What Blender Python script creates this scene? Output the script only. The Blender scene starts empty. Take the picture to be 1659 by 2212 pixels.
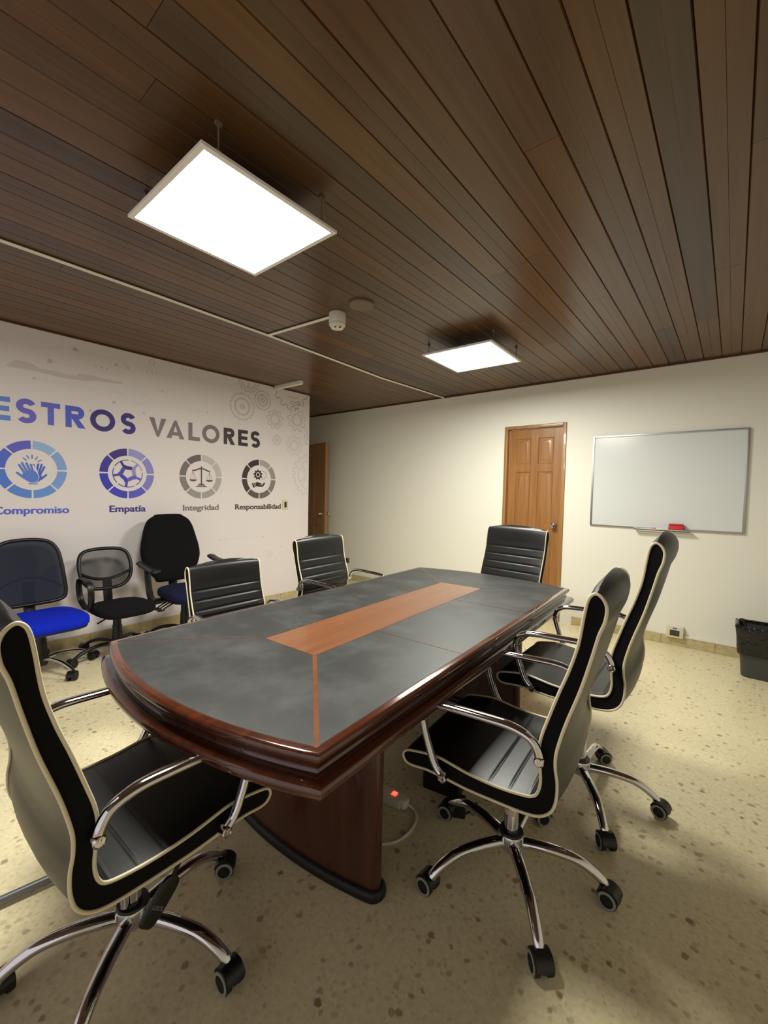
import bpy, bmesh, math, random
from mathutils import Vector, Matrix
R = math.radians
random.seed(7)
scene = bpy.context.scene
col = scene.collection

# ------------------------------------------------------------------ camera, world, exposure
YB, XM, HC, YE = 4.695, -4.246, 2.568, 3.627       # back wall, mural wall, ceiling, end of mural wall
cd = bpy.data.cameras.new('camera'); cam = bpy.data.objects.new('camera', cd); col.objects.link(cam)
cd.sensor_fit = 'VERTICAL'; cd.sensor_height = 36.0; cd.lens = 920.02 / 2212 * 36.0
cd.clip_start = 0.02
cam.matrix_world = Matrix(((0.77204843, -0.04560341, 0.63392551, 0),
                           (0.63523155, 0.02312511, -0.77197546, 0),
                           (0.02054512, 0.99869192, 0.04682243, 1.35), (0, 0, 0, 1)))
scene.camera = cam
w = bpy.data.worlds.new('world'); scene.world = w; w.use_nodes = True
w.node_tree.nodes['Background'].inputs[0].default_value = (0.57, 0.53, 0.53, 1)
w.node_tree.nodes['Background'].inputs[1].default_value = 1.5
PANEL_LIGHT = 70.0                                  # radiance of the two ceiling LED panels
PANEL_COLOR = (1.0, 0.985, 0.88)
vs = scene.view_settings
vs.view_transform = 'Standard'; vs.look = 'None'; vs.gamma = 1.0; vs.exposure = 0.0
try: vs.use_curve_mapping = False
except Exception: pass

# ------------------------------------------------------------------ helpers
def lin(c):
    f = lambda v: v / 12.92 if v <= 0.04045 else ((v + 0.055) / 1.055) ** 2.4
    return tuple(f(x / 255.0) for x in c[:3])
def tag(o, label, cat, group=None):
    o['label'] = label; o['category'] = cat
    if group: o['group'] = group
    return o
def empty(name, loc=(0, 0, 0), rz=0.0, parent=None):
    o = bpy.data.objects.new(name, None); col.objects.link(o)
    o.location = loc; o.rotation_euler = (0, 0, rz); o.empty_display_size = 0.1
    if parent: o.parent = parent
    return o
def dup_tree(o, parent=None):
    c = o.copy(); col.objects.link(c)
    if parent: c.parent = parent
    for ch in list(o.children): dup_tree(ch, c)
    return c

class MB:
    """collects shapes into one mesh"""
    def __init__(s): s.v = []; s.f = []; s.m = []; s.mi = 0
    def add(s, vs_, fs, M=None):
        b = len(s.v)
        for p in vs_:
            p = Vector(p)
            s.v.append(tuple(M @ p) if M else tuple(p))
        for f in fs: s.f.append(tuple(b + i for i in f)); s.m.append(s.mi)
        return s
    def bm(s, bm_, M=None):
        bm_.verts.ensure_lookup_table()
        for i, v in enumerate(bm_.verts): v.index = i
        s.add([v.co.copy() for v in bm_.verts], [[v.index for v in f.verts] for f in bm_.faces], M); bm_.free(); return s
    def box(s, lo, hi, bev=0.0, M=None, seg=2):
        b = bmesh.new(); bmesh.ops.create_cube(b, size=1.0)
        for v in b.verts:
            v.co = Vector([(lo[i] + hi[i]) / 2 + v.co[i] * (hi[i] - lo[i]) for i in range(3)])
        if bev: bmesh.ops.bevel(b, geom=list(b.edges), offset=bev, segments=seg, affect='EDGES', profile=0.6)
        return s.bm(b, M)
    def prism(s, poly, z0, z1, M=None):
        n = len(poly)
        vs_ = [(p[0], p[1], z0) for p in poly] + [(p[0], p[1], z1) for p in poly]
        fs = [tuple(range(n - 1, -1, -1)), tuple(range(n, 2 * n))] + [(i, (i + 1) % n, n + (i + 1) % n, n + i) for i in range(n)]
        return s.add(vs_, fs, M)
    def lathe(s, prof, n=24, M=None, caps=True):
        vs_ = []; fs = []
        for r, z in prof:
            for k in range(n):
                a = 2 * math.pi * k / n; vs_.append((r * math.cos(a), r * math.sin(a), z))
        for i in range(len(prof) - 1):
            for k in range(n):
                k2 = (k + 1) % n; fs.append((i * n + k, i * n + k2, (i + 1) * n + k2, (i + 1) * n + k))
        if caps and prof[0][0] > 1e-6: fs.append(tuple(range(n - 1, -1, -1)))
        if caps and prof[-1][0] > 1e-6: fs.append(tuple((len(prof) - 1) * n + k for k in range(n)))
        return s.add(vs_, fs, M)
    def tube(s, pts, r, n=10, closed=False, up=(0, 0, 1), caps=True, M=None):
        """r: number, list per point, or list of (a, b) with a along the 'side' direction"""
        P = [Vector(p) for p in pts]; N = len(P); up = Vector(up); vs_ = []; fs = []
        for i in range(N):
            if closed: t = P[(i + 1) % N] - P[i - 1]
            else: t = P[min(i + 1, N - 1)] - P[max(i - 1, 0)]
            t.normalize()
            side = t.cross(up)
            if side.length < 1e-4: side = t.cross(Vector((1, 0, 0)))
            side.normalize(); u2 = side.cross(t)
            rr = r[i] if isinstance(r, list) else r
            a, b = rr if isinstance(rr, tuple) else (rr, rr)
            for k in range(n):
                th = 2 * math.pi * k / n
                vs_.append(P[i] + side * (a * math.cos(th)) + u2 * (b * math.sin(th)))
        m = N if closed else N - 1
        for i in range(m):
            j = (i + 1) % N
            for k in range(n):
                k2 = (k + 1) % n; fs.append((i * n + k, i * n + k2, j * n + k2, j * n + k))
        if caps and not closed:
            fs.append(tuple(range(n - 1, -1, -1))); fs.append(tuple((N - 1) * n + k for k in range(n)))
        return s.add(vs_, fs, M)
    def superell(s, c, h, e1=0.5, e2=0.5, nu=40, nv=20, fn=None, M=None):
        """superellipsoid cushion, half sizes h; fn deforms a point"""
        sg = lambda x, e: math.copysign(abs(x) ** e, x)
        vs_ = []; fs = []
        for j in range(nv + 1):
            ph = -math.pi / 2 + math.pi * j / nv
            for i in range(nu):
                th = 2 * math.pi * i / nu
                p = Vector((h[0] * sg(math.cos(ph), e1) * sg(math.cos(th), e2), h[1] * sg(math.cos(ph), e1) * sg(math.sin(th), e2), h[2] * sg(math.sin(ph), e1)))
                if fn: p = fn(p)
                vs_.append(p + Vector(c))
        for j in range(nv):
            for i in range(nu):
                k = (i + 1) % nu; fs.append((j * nu + i, j * nu + k, (j + 1) * nu + k, (j + 1) * nu + i))
        return s.add(vs_, fs, M)
    def build(s, name, mats, parent=None, smooth=35, loc=None, rz=None):
        me = bpy.data.meshes.new(name); me.from_pydata(s.v, [], s.f); me.update()
        if not isinstance(mats, (list, tuple)): mats = [mats]
        for m in mats: me.materials.append(m)
        if len(mats) > 1:
            for p, i in zip(me.polygons, s.m): p.material_index = i
        b = bmesh.new(); b.from_mesh(me); bmesh.ops.remove_doubles(b, verts=b.verts, dist=1e-6)
        bmesh.ops.recalc_face_normals(b, faces=b.faces); b.to_mesh(me); b.free()
        if smooth:
            me.polygons.foreach_set('use_smooth', [True] * len(me.polygons)); me.set_sharp_from_angle(angle=R(smooth))
        o = bpy.data.objects.new(name, me); col.objects.link(o)
        if parent: o.parent = parent
        if loc: o.location = loc
        if rz is not None: o.rotation_euler = (0, 0, rz)
        return o
def struct(o): o['kind'] = 'structure'; return o
def crom(pts, k=6, closed=False):
    """Catmull-Rom smoothing of a list of points"""
    P = [Vector(p) for p in pts]; n = len(P); out = []
    for i in range(n if closed else n - 1):
        g = lambda j: P[j % n] if closed else P[max(0, min(n - 1, j))]
        p0, p1, p2, p3 = g(i - 1), g(i), g(i + 1), g(i + 2)
        for q in range(k):
            t = q / k
            out.append(0.5 * ((2 * p1) + (p2 - p0) * t + (2 * p0 - 5 * p1 + 4 * p2 - p3) * t * t + (3 * p1 - p0 - 3 * p2 + p3) * t ** 3))
    if not closed: out.append(P[-1])
    return out

# ------------------------------------------------------------------ materials
def mat(name, color, rough=0.5, metal=0.0, spec=0.5, coat=0.0, bump=None, noise=None, sheen=0.0, coat_rough=0.05):
    m = bpy.data.materials.new(name); m.use_nodes = True; nt = m.node_tree; b = nt.nodes['Principled BSDF']
    c = lin(color); b.inputs['Base Color'].default_value = (*c, 1)
    b.inputs['Roughness'].default_value = rough; b.inputs['Metallic'].default_value = metal
    b.inputs['Specular IOR Level'].default_value = spec
    b.inputs['Coat Weight'].default_value = coat; b.inputs['Coat Roughness'].default_value = coat_rough
    b.inputs['Sheen Weight'].default_value = sheen
    tc = nt.nodes.new('ShaderNodeTexCoord')
    if noise:                                        # (scale, other colour, amount)
        n = nt.nodes.new('ShaderNodeTexNoise'); n.inputs['Scale'].default_value = noise[0]; n.inputs['Detail'].default_value = 6
        nt.links.new(tc.outputs['Object'], n.inputs['Vector'])
        r = nt.nodes.new('ShaderNodeValToRGB'); r.color_ramp.elements[0].position = 0.35; r.color_ramp.elements[1].position = 0.7
        r.color_ramp.elements[0].color = (*c, 1); r.color_ramp.elements[1].color = (*lin(noise[1]), 1)
        nt.links.new(n.outputs['Fac'], r.inputs[0]); nt.links.new(r.outputs[0], b.inputs['Base Color'])
    if bump:                                         # (scale, strength, distance)
        n = nt.nodes.new('ShaderNodeTexNoise'); n.inputs['Scale'].default_value = bump[0]; n.inputs['Detail'].default_value = 3
        nt.links.new(tc.outputs['Object'], n.inputs['Vector'])
        u = nt.nodes.new('ShaderNodeBump'); u.inputs['Strength'].default_value = bump[1]; u.inputs['Distance'].default_value = bump[2]
        nt.links.new(n.outputs['Fac'], u.inputs['Height']); nt.links.new(u.outputs[0], b.inputs['Normal'])
    return m
def wood(name, dark, light, axis, rough=0.3, coat=0.4, scale=1.0, spec=0.5):
    """streaky wood, grain along axis 0/1/2 of the object"""
    m = mat(name, dark, rough, coat=coat, spec=spec); nt = m.node_tree; b = nt.nodes['Principled BSDF']
    tc = nt.nodes.new('ShaderNodeTexCoord'); mp = nt.nodes.new('ShaderNodeMapping')
    sc = [28 * scale] * 3; sc[axis] = 1.6 * scale; mp.inputs['Scale'].default_value = sc
    nt.links.new(tc.outputs['Object'], mp.inputs['Vector'])
    n = nt.nodes.new('ShaderNodeTexNoise'); n.inputs['Scale'].default_value = 1.0; n.inputs['Detail'].default_value = 7; n.inputs['Distortion'].default_value = 0.6
    nt.links.new(mp.outputs[0], n.inputs['Vector'])
    r = nt.nodes.new('ShaderNodeValToRGB'); r.color_ramp.elements[0].position = 0.3; r.color_ramp.elements[1].position = 0.72
    r.color_ramp.elements[0].color = (*lin(dark), 1); r.color_ramp.elements[1].color = (*lin(light), 1)
    nt.links.new(n.outputs['Fac'], r.inputs[0]); nt.links.new(r.outputs[0], b.inputs['Base Color'])
    return m
def emit(name, color, strength):
    m = bpy.data.materials.new(name); m.use_nodes = True; nt = m.node_tree; nt.nodes.clear()
    e = nt.nodes.new('ShaderNodeEmission'); e.inputs[0].default_value = (*color, 1); e.inputs[1].default_value = strength
    o = nt.nodes.new('ShaderNodeOutputMaterial'); nt.links.new(e.outputs[0], o.inputs[0]); return m

M_wall = mat('white_wall_paint', (230, 228, 217), 0.6, spec=0.3, bump=(35, 0.12, 0.004))
M_mural = mat('mural_vinyl', (226, 219, 220), 0.45, spec=0.35, bump=(8, 0.1, 0.006))
M_base = mat('baseboard_tile', (196, 182, 140), 0.3, noise=(25, (176, 160, 118), 1))
M_leather = mat('black_leather', (18, 19, 19), 0.40, bump=(260, 0.12, 0.0015))
M_fabric_side = mat('black_side_fabric', (9, 9, 10), 0.85, spec=0.2)
M_piping = mat('cream_piping', (222, 210, 178), 0.5)
M_chrome = mat('chrome', (205, 203, 206), 0.07, metal=1.0)
M_blackpl = mat('black_plastic', (11, 11, 12), 0.42, bump=(120, 0.05, 0.001))
M_wheel_ring = mat('grey_wheel_ring', (138, 142, 128), 0.5)
M_rubber = mat('black_rubber', (11, 11, 11), 0.55)
M_mahog = wood('mahogany', (58, 24, 13), (90, 42, 22), 1, 0.16, coat=0.6)
M_mahog_v = wood('mahogany_upright', (54, 23, 14), (78, 36, 21), 2, 0.25, coat=0.4)
M_inlay = wood('cherry_inlay', (108, 66, 42), (124, 80, 52), 1, 0.28, coat=0.3)
M_door = wood('orange_pine_door', (132, 86, 40), (160, 112, 58), 2, 0.35, coat=0.3)
M_door_dark = wood('brown_door', (140, 96, 48), (166, 118, 64), 2, 0.4, coat=0.2)
M_frame = wood('pine_frame', (142, 100, 54), (166, 122, 70), 2, 0.4, coat=0.2)
M_trim = mat('brown_trim', (74, 46, 28), 0.4)
M_white_pl = mat('white_plastic', (222, 219, 205), 0.4)
M_cream_pl = mat('cream_plastic', (212, 205, 176), 0.4)
M_dark_pl = mat('dark_switch', (48, 44, 40), 0.4)
M_wb = mat('whiteboard_enamel', (214, 217, 216), 0.18, spec=0.5)
M_alu = mat('aluminium', (176, 176, 172), 0.35, metal=0.9)
M_red = mat('red_felt', (196, 44, 44), 0.6)
M_bluefab = mat('royal_blue_fabric', (5, 34, 182), 0.85, spec=0.2, bump=(500, 0.2, 0.001))
M_navyfab = mat('navy_fabric', (18, 24, 52), 0.9, spec=0.2, bump=(500, 0.2, 0.001))
M_blackfab = mat('black_fabric', (11, 11, 14), 0.9, spec=0.2, bump=(500, 0.2, 0.001))
M_bin = mat('charcoal_bin_plastic', (58, 60, 60), 0.45)
M_bag = mat('black_bag_plastic', (12, 12, 14), 0.26, bump=(22, 0.7, 0.02))
M_grey = mat('grey_steel', (120, 122, 124), 0.35, metal=0.6)
M_panel_frame = mat('white_panel_frame', (240, 238, 236), 0.4)
M_panel_back = mat('grey_panel_back', (70, 70, 72), 0.5)
M_led = emit('led_diffuser', PANEL_COLOR, PANEL_LIGHT)
M_ledred = emit('red_switch_light', (1.0, 0.05, 0.03), 4.0)
M_black = mat('black_gap', (6, 5, 4), 0.9)
M_patch = mat('grey_brown_plate', (112, 98, 80), 0.6)
M_sticker = mat('pink_sticker', (200, 170, 150), 0.6)
M_label = mat('pale_print', (150, 140, 140), 0.6)

def mesh_net(name, color, alpha):
    m = bpy.data.materials.new(name); m.use_nodes = True; nt = m.node_tree; b = nt.nodes['Principled BSDF']
    b.inputs['Base Color'].default_value = (*lin(color), 1); b.inputs['Roughness'].default_value = 0.8
    t = nt.nodes.new('ShaderNodeBsdfTransparent'); mx = nt.nodes.new('ShaderNodeMixShader'); mx.inputs[0].default_value = alpha
    nt.links.new(t.outputs[0], mx.inputs[1]); nt.links.new(b.outputs[0], mx.inputs[2]); nt.links.new(mx.outputs[0], nt.nodes['Material Output'].inputs[0])
    return m
M_net_black = mesh_net('black_mesh_net', (16, 16, 17), 0.64)
M_net_blue = mesh_net('navy_mesh_net', (8, 18, 44), 0.95)

def m_table_leather():
    m = mat('table_leather', (46, 49, 49), 0.42, bump=(300, 0.1, 0.001)); nt = m.node_tree; b = nt.nodes['Principled BSDF']
    tc = nt.nodes.new('ShaderNodeTexCoord')
    n = nt.nodes.new('ShaderNodeTexNoise'); n.inputs['Scale'].default_value = 5; n.inputs['Detail'].default_value = 8; n.inputs['Roughness'].default_value = 0.65
    nt.links.new(tc.outputs['Object'], n.inputs['Vector'])
    r = nt.nodes.new('ShaderNodeValToRGB'); r.color_ramp.elements[0].position = 0.45; r.color_ramp.elements[1].position = 0.8
    r.color_ramp.elements[0].color = (*lin((37, 39, 39)), 1); r.color_ramp.elements[1].color = (*lin((62, 65, 65)), 1)
    nt.links.new(n.outputs['Fac'], r.inputs[0]); nt.links.new(r.outputs[0], b.inputs['Base Color'])
    r2 = nt.nodes.new('ShaderNodeMapRange'); r2.inputs['To Min'].default_value = 0.34; r2.inputs['To Max'].default_value = 0.6
    nt.links.new(n.outputs['Fac'], r2.inputs['Value']); nt.links.new(r2.outputs[0], b.inputs['Roughness'])
    return m
M_tleather = m_table_leather()

def m_floor():
    m = mat('terrazzo', (206, 190, 146), 0.28, spec=0.45); nt = m.node_tree; b = nt.nodes['Principled BSDF']; L = nt.links.new
    tc = nt.nodes.new('ShaderNodeTexCoord')
    def vor(scale, feature='F1', rnd=1.0):
        v = nt.nodes.new('ShaderNodeTexVoronoi'); v.inputs['Scale'].default_value = scale; v.feature = feature; v.inputs['Randomness'].default_value = rnd
        L(wv.outputs[0], v.inputs['Vector']); return v
    nz = nt.nodes.new('ShaderNodeTexNoise'); nz.inputs['Scale'].default_value = 45; L(tc.outputs['Object'], nz.inputs['Vector'])
    wv = nt.nodes.new('ShaderNodeMix'); wv.data_type = 'VECTOR'; wv.inputs['Factor'].default_value = 0.012
    # warp the chip outlines a little
    ad = nt.nodes.new('ShaderNodeVectorMath'); ad.operation = 'MULTIPLY_ADD'; ad.inputs[1].default_value = (0.02, 0.02, 0.0)
    L(nz.outputs['Color'], ad.inputs[0]); L(tc.outputs['Object'], ad.inputs[2]); wv = ad
    def chips(scale, size, keep, color, prev, soft=0.06):
        v = vor(scale)
        lt = nt.nodes.new('ShaderNodeMapRange'); lt.inputs['From Min'].default_value = size; lt.inputs['From Max'].default_value = size - soft
        L(v.outputs['Distance'], lt.inputs['Value'])
        sp = nt.nodes.new('ShaderNodeSeparateColor'); L(v.outputs['Color'], sp.inputs[0])
        k = nt.nodes.new('ShaderNodeMath'); k.operation = 'LESS_THAN'; k.inputs[1].default_value = keep; L(sp.outputs[0], k.inputs[0])
        mu = nt.nodes.new('ShaderNodeMath'); mu.operation = 'MULTIPLY'; L(k.outputs[0], mu.inputs[0]); L(lt.outputs[0], mu.inputs[1])
        sc = nt.nodes.new('ShaderNodeMath'); sc.operation = 'MULTIPLY'; L(mu.outputs[0], sc.inputs[0]); L(sp.outputs[1], sc.inputs[1])
        mx = nt.nodes.new('ShaderNodeMix'); mx.data_type = 'RGBA'; L(sc.outputs[0], mx.inputs['Factor'])
        L(prev, mx.inputs[6]); mx.inputs[7].default_value = (*lin(color), 1); return mx.outputs[2]
    bn = nt.nodes.new('ShaderNodeTexNoise'); bn.inputs['Scale'].default_value = 60; bn.inputs['Detail'].default_value = 5; L(tc.outputs['Object'], bn.inputs['Vector'])
    rp = nt.nodes.new('ShaderNodeValToRGB'); rp.color_ramp.elements[0].position = 0.3; rp.color_ramp.elements[1].position = 0.75
    rp.color_ramp.elements[0].color = (*lin((214, 200, 160)), 1); rp.color_ramp.elements[1].color = (*lin((230, 219, 184)), 1)
    L(bn.outputs['Fac'], rp.inputs[0])
    c = chips(60, 0.42, 0.8, (202, 186, 148), rp.outputs[0], 0.2)
    c = chips(34, 0.38, 0.34, (172, 150, 116), c, 0.14)
    c = chips(23, 0.32, 0.20, (140, 116, 88), c, 0.12)
    # faint tile joints, 0.40 m apart
    sx = nt.nodes.new('ShaderNodeSeparateXYZ'); L(tc.outputs['Object'], sx.inputs[0])
    js = []
    for ax in (0, 1):
        a = nt.nodes.new('ShaderNodeMath'); a.operation = 'PINGPONG'; a.inputs[1].default_value = 0.2; L(sx.outputs[ax], a.inputs[0])
        q = nt.nodes.new('ShaderNodeMath'); q.operation = 'LESS_THAN'; q.inputs[1].default_value = 0.0012; L(a.outputs[0], q.inputs[0]); js.append(q)
    mxm = nt.nodes.new('ShaderNodeMath'); mxm.operation = 'MAXIMUM'; L(js[0].outputs[0], mxm.inputs[0]); L(js[1].outputs[0], mxm.inputs[1])
    sc = nt.nodes.new('ShaderNodeMath'); sc.operation = 'MULTIPLY'; sc.inputs[1].default_value = 0.20; L(mxm.outputs[0], sc.inputs[0])
    mx = nt.nodes.new('ShaderNodeMix'); mx.data_type = 'RGBA'; L(sc.outputs[0], mx.inputs['Factor']); L(c, mx.inputs[6]); mx.inputs[7].default_value = (*lin((236, 224, 188)), 1)
    L(mx.outputs[2], b.inputs['Base Color'])
    return m
M_floor = m_floor()

def m_ceiling():
    m = mat('ceiling_cedar', (110, 66, 34), 0.30, spec=0.5, coat=0.0); nt = m.node_tree; b = nt.nodes['Principled BSDF']; L = nt.links.new
    at = nt.nodes.new('ShaderNodeAttribute'); at.attribute_name = 'plank'
    r = nt.nodes.new('ShaderNodeValToRGB'); cr = r.color_ramp
    stops = [(0.0, (58, 43, 32)), (0.25, (78, 56, 37)), (0.45, (88, 62, 38)), (0.62, (102, 69, 35)), (0.8, (86, 66, 46)), (0.92, (78, 48, 34)), (1.0, (74, 60, 47))]
    cr.elements[0].position = 0; cr.elements[0].color = (*lin(stops[0][1]), 1); cr.elements[1].position = 1; cr.elements[1].color = (*lin(stops[-1][1]), 1)
    for p, c in stops[1:-1]:
        e = cr.elements.new(p); e.color = (*lin(c), 1)
    L(at.outputs['Fac'], r.inputs[0])
    tc = nt.nodes.new('ShaderNodeTexCoord'); mp = nt.nodes.new('ShaderNodeMapping'); mp.inputs['Scale'].default_value = (40, 1.5, 40)
    L(tc.outputs['Object'], mp.inputs['Vector'])
    n = nt.nodes.new('ShaderNodeTexNoise'); n.inputs['Detail'].default_value = 7; n.inputs['Scale'].default_value = 1; L(mp.outputs[0], n.inputs['Vector'])
    mr = nt.nodes.new('ShaderNodeMapRange'); mr.inputs['From Min'].default_value = 0.3; mr.inputs['From Max'].default_value = 0.7
    mr.inputs['To Min'].default_value = 0.78; mr.inputs['To Max'].default_value = 1.15; L(n.outputs['Fac'], mr.inputs['Value'])
    mu = nt.nodes.new('ShaderNodeVectorMath'); mu.operation = 'SCALE'; L(r.outputs[0], mu.inputs[0]); L(mr.outputs[0], mu.inputs['Scale'])
    L(mu.outputs[0], b.inputs['Base Color'])
    mp2 = nt.nodes.new('ShaderNodeMapping'); mp2.inputs['Scale'].default_value = (9, 1.2, 9); L(tc.outputs['Object'], mp2.inputs['Vector'])
    n2 = nt.nodes.new('ShaderNodeTexNoise'); n2.inputs['Scale'].default_value = 1; L(mp2.outputs[0], n2.inputs['Vector'])
    bp = nt.nodes.new('ShaderNodeBump'); bp.inputs['Strength'].default_value = 0.12; bp.inputs['Distance'].default_value = 0.01
    L(n2.outputs['Fac'], bp.inputs['Height']); L(bp.outputs[0], b.inputs['Normal'])
    return m
M_ceil = m_ceiling()

# ------------------------------------------------------------------ room shell
XR, YF, XC = 1.35, -2.4, -6.4                       # right wall, open end behind the camera (left unwalled so world light adds fill), end of the corridor
DX0, DX1, DZ1 = -2.074, -1.392, 2.124               # door opening (outside of frame)
m = MB(); m.box((XC - .1, YF - .1, -.1), (XR + .1, YB + .1, 0.0)); struct(m.build('floor', M_floor, smooth=0))
m = MB(); m.box((XC - .1, YB, 0), (DX0, YB + .12, HC)); m.box((DX1, YB, 0), (XR + .1, YB + .12, HC)); m.box((DX0, YB, DZ1), (DX1, YB + .12, HC))
struct(m.build('wall_back', M_wall, smooth=0))
m = MB(); m.box((XC, YF, 0), (XM, YE, HC))
struct(m.build('wall_left', M_mural, smooth=0))
m = MB(); m.box((XR, YF, 0), (XR + .1, YB, HC)); struct(m.build('wall_right', M_wall, smooth=0))
m = MB(); m.box((XC - .1, YE, 0), (XC, YB, HC)); struct(m.build('wall_corridor', M_wall, smooth=0))
# plank ceiling: grooved boards running towards the back wall
def ceiling():
    m = MB(); attr = []; pitch = 0.1255; x = -0.0105 + pitch * 11
    rnd = random.Random(3)
    while x > XC - .1:
        x0, x1 = x - pitch, x
        y = YF - .1 + rnd.uniform(-1.5, 0)
        while y < YB:
            ln = rnd.uniform(1.4, 3.6); ya, yb = max(y, YF - .1) + 0.0008, min(y + ln, YB + .05) - 0.0008
            if yb - ya > 0.02:
                g = 0.0044 if rnd.random() < .6 else 0.0028; mg = rnd.choice((.0003, .0008, .0014)); xm = (x0 + x1) / 2
                prof = [(x0 + .0005, HC + .02), (x0 + .0006, HC + .006), (x0 + g, HC), (xm - .0010, HC), (xm, HC + mg), (xm + .0010, HC), (x1 - g, HC), (x1 - .0006, HC + .006), (x1 - .0005, HC + .02)]
                n = len(prof); vv = [(p[0], ya, p[1]) for p in prof] + [(p[0], yb, p[1]) for p in prof]
                ff = [(i, i + 1, n + i + 1, n + i) for i in range(n - 1)] + [tuple(range(n)), tuple(range(2 * n - 1, n - 1, -1))]
                m.add(vv, ff); attr += [min(1, max(0, rnd.gauss(.48, .15)))] * (2 * n)
            y += ln
        x -= pitch
    m.mi = 1; m.box((XC - .1, YF - .1, HC + .021), (XR + .1, YB + .1, HC + .12)); attr += [0.0] * 8
    me = bpy.data.meshes.new('ceiling'); me.from_pydata(m.v, [], m.f); me.materials.append(M_ceil); me.materials.append(M_black)
    for p, i in zip(me.polygons, m.m): p.material_index = i
    a = me.attributes.new('plank', 'FLOAT', 'POINT'); a.data.foreach_set('value', attr); me.update()
    o = bpy.data.objects.new('ceiling', me); col.objects.link(o); struct(o)
ceiling()
# dark trim where ceiling meets walls
m = MB(); m.box((XC, YB - .018, HC - .014), (XR, YB, HC - .0005)); struct(m.build('trim_1', M_trim, smooth=0))
m = MB(); m.box((XM, YF, HC - .012), (XM + .014, YE, HC - .0005)); struct(m.build('trim_2', M_trim, smooth=0))
# tile baseboards, one mesh per wall run, with joints
def baseboard(name, a, b, nrm, h=.085, t=.012, step=.40):
    a = Vector(a); b = Vector(b); d = (b - a); Ln = d.length; d.normalize(); n = Vector(nrm); m = MB(); s = 0.0
    while s < Ln - .01:
        e = min(s + step - .002, Ln); p = a + d * s; q = a + d * e + n * t
        m.box((min(p.x, q.x), min(p.y, q.y), .0005), (max(p.x, q.x), max(p.y, q.y), h), 0.0015, seg=1); s += step
    struct(m.build(name, M_base, smooth=0))
baseboard('baseboard_back', (-1.27, YB, 0), (XR, YB, 0), (0, -1, 0))
baseboard('baseboard_corridor', (XC, YB, 0), (-2.12, YB, 0), (0, -1, 0))
baseboard('baseboard_left', (XM, YF, 0), (XM, YE, 0), (1, 0, 0))

# panelled doors
def raised_panel(m, x0, x1, z0, z1, y):
    b = .018; c = .045                               # bevelled moulding and raised field, facing -y
    def ring(i, yy): return [(x0 + i, yy, z0 + i), (x1 - i, yy, z0 + i), (x1 - i, yy, z1 - i), (x0 + i, yy, z1 - i)]
    lv = [ring(0, y), ring(b * .5, y + .009), ring(b, y + .010), ring(c, y + .002), ring(c + .004, y + .002)]
    vv = sum(lv, []); ff = []
    for k in range(len(lv) - 1):
        for i in range(4):
            j = (i + 1) % 4; ff.append((k * 4 + i, k * 4 + j, k * 4 + 4 + j, k * 4 + 4 + i))
    ff.append(tuple((len(lv) - 1) * 4 + i for i in range(4))); m.add(vv, ff)
def door_face(m, x0, x1, z0, z1, y, cols, rows, th):
    """leaf with its face at y (towards -y): stiles and rails around raised panels"""
    xs = [x0] + sum([list(c) for c in cols], []) + [x1]; zs = [z0] + sum([list(r) for r in rows], []) + [z1]
    for i in range(0, len(xs), 2):
        m.box((xs[i], y, z0), (xs[i + 1], y + th, z1), .001, seg=1)
    for j in range(0, len(zs), 2):
        for c in cols: m.box((c[0], y, zs[j]), (c[1], y + th, zs[j + 1]))
    for c in cols:
        for r in rows:
            raised_panel(m, c[0], c[1], r[0], r[1], y)
            m.box((c[0], y + .012, r[0]), (c[1], y + th, r[1]))
def knob(parent, x, y, z, name='knob', s=-1):
    k = MB(); M_ = Matrix.Translation((x, y, z)) @ Matrix.Rotation(R(90 * (1 if s < 0 else -1)), 4, 'X')
    k.lathe([(.030, 0), (.032, .004), (.028, .009), (.012, .012), (.011, .026), (.020, .032), (.027, .042), (.028, .052), (.022, .062), (.010, .066), (0.0001, .066)], 24, M_)
    o = k.build(name, M_chrome, parent, 40); o['label'] = 'chrome round door knob'; return o
d1 = struct(empty('door_1', (-1.733, YB, 0)))
ox = 1.733
m = MB(); door_face(m, -2.034 + ox, -1.432 + ox, .008, 2.082, .030, [(-1.945 + ox, -1.779 + ox), (-1.697 + ox, -1.531 + ox)], [(.18, .82), (.95, 1.610), (1.697, 1.983)], .04)
m.build('leaf', M_door, d1, 30)
m = MB(); f0, f1 = -2.073 + ox, -1.393 + ox
for a, b in ((f0, f0 + .036), (f1 - .036, f1)):
    m.box((a, -.014, 0.001), (b, .10, 2.1232), .003)
m.box((f0 + .037, -.0135, 2.088), (f1 - .037, .10, 2.1230), .003)
m.build('frame', M_frame, d1, 30)
knob(d1, -1.494 + ox, .030, 1.03)
# the open door in the corridor, swung towards the back wall
d2 = struct(empty('door_2', (-5.59, 4.665, 0), R(-13)))
m = MB(); door_face(m, 0.0, .80, .01, 2.085, -.045, [(.10, .37), (.47, .70)], [(.18, .82), (.95, 1.915)], .045)
m.build('leaf', M_door_dark, d2, 30)
m = MB(); m.box((.800, -.045, .01), (.803, 0, 2.085)); m.build('edge_band', M_frame, d2, 0)
knob(d2, .735, -.045, 1.0); knob(d2, .735, 0, 1.0, 'knob', 1)

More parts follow.
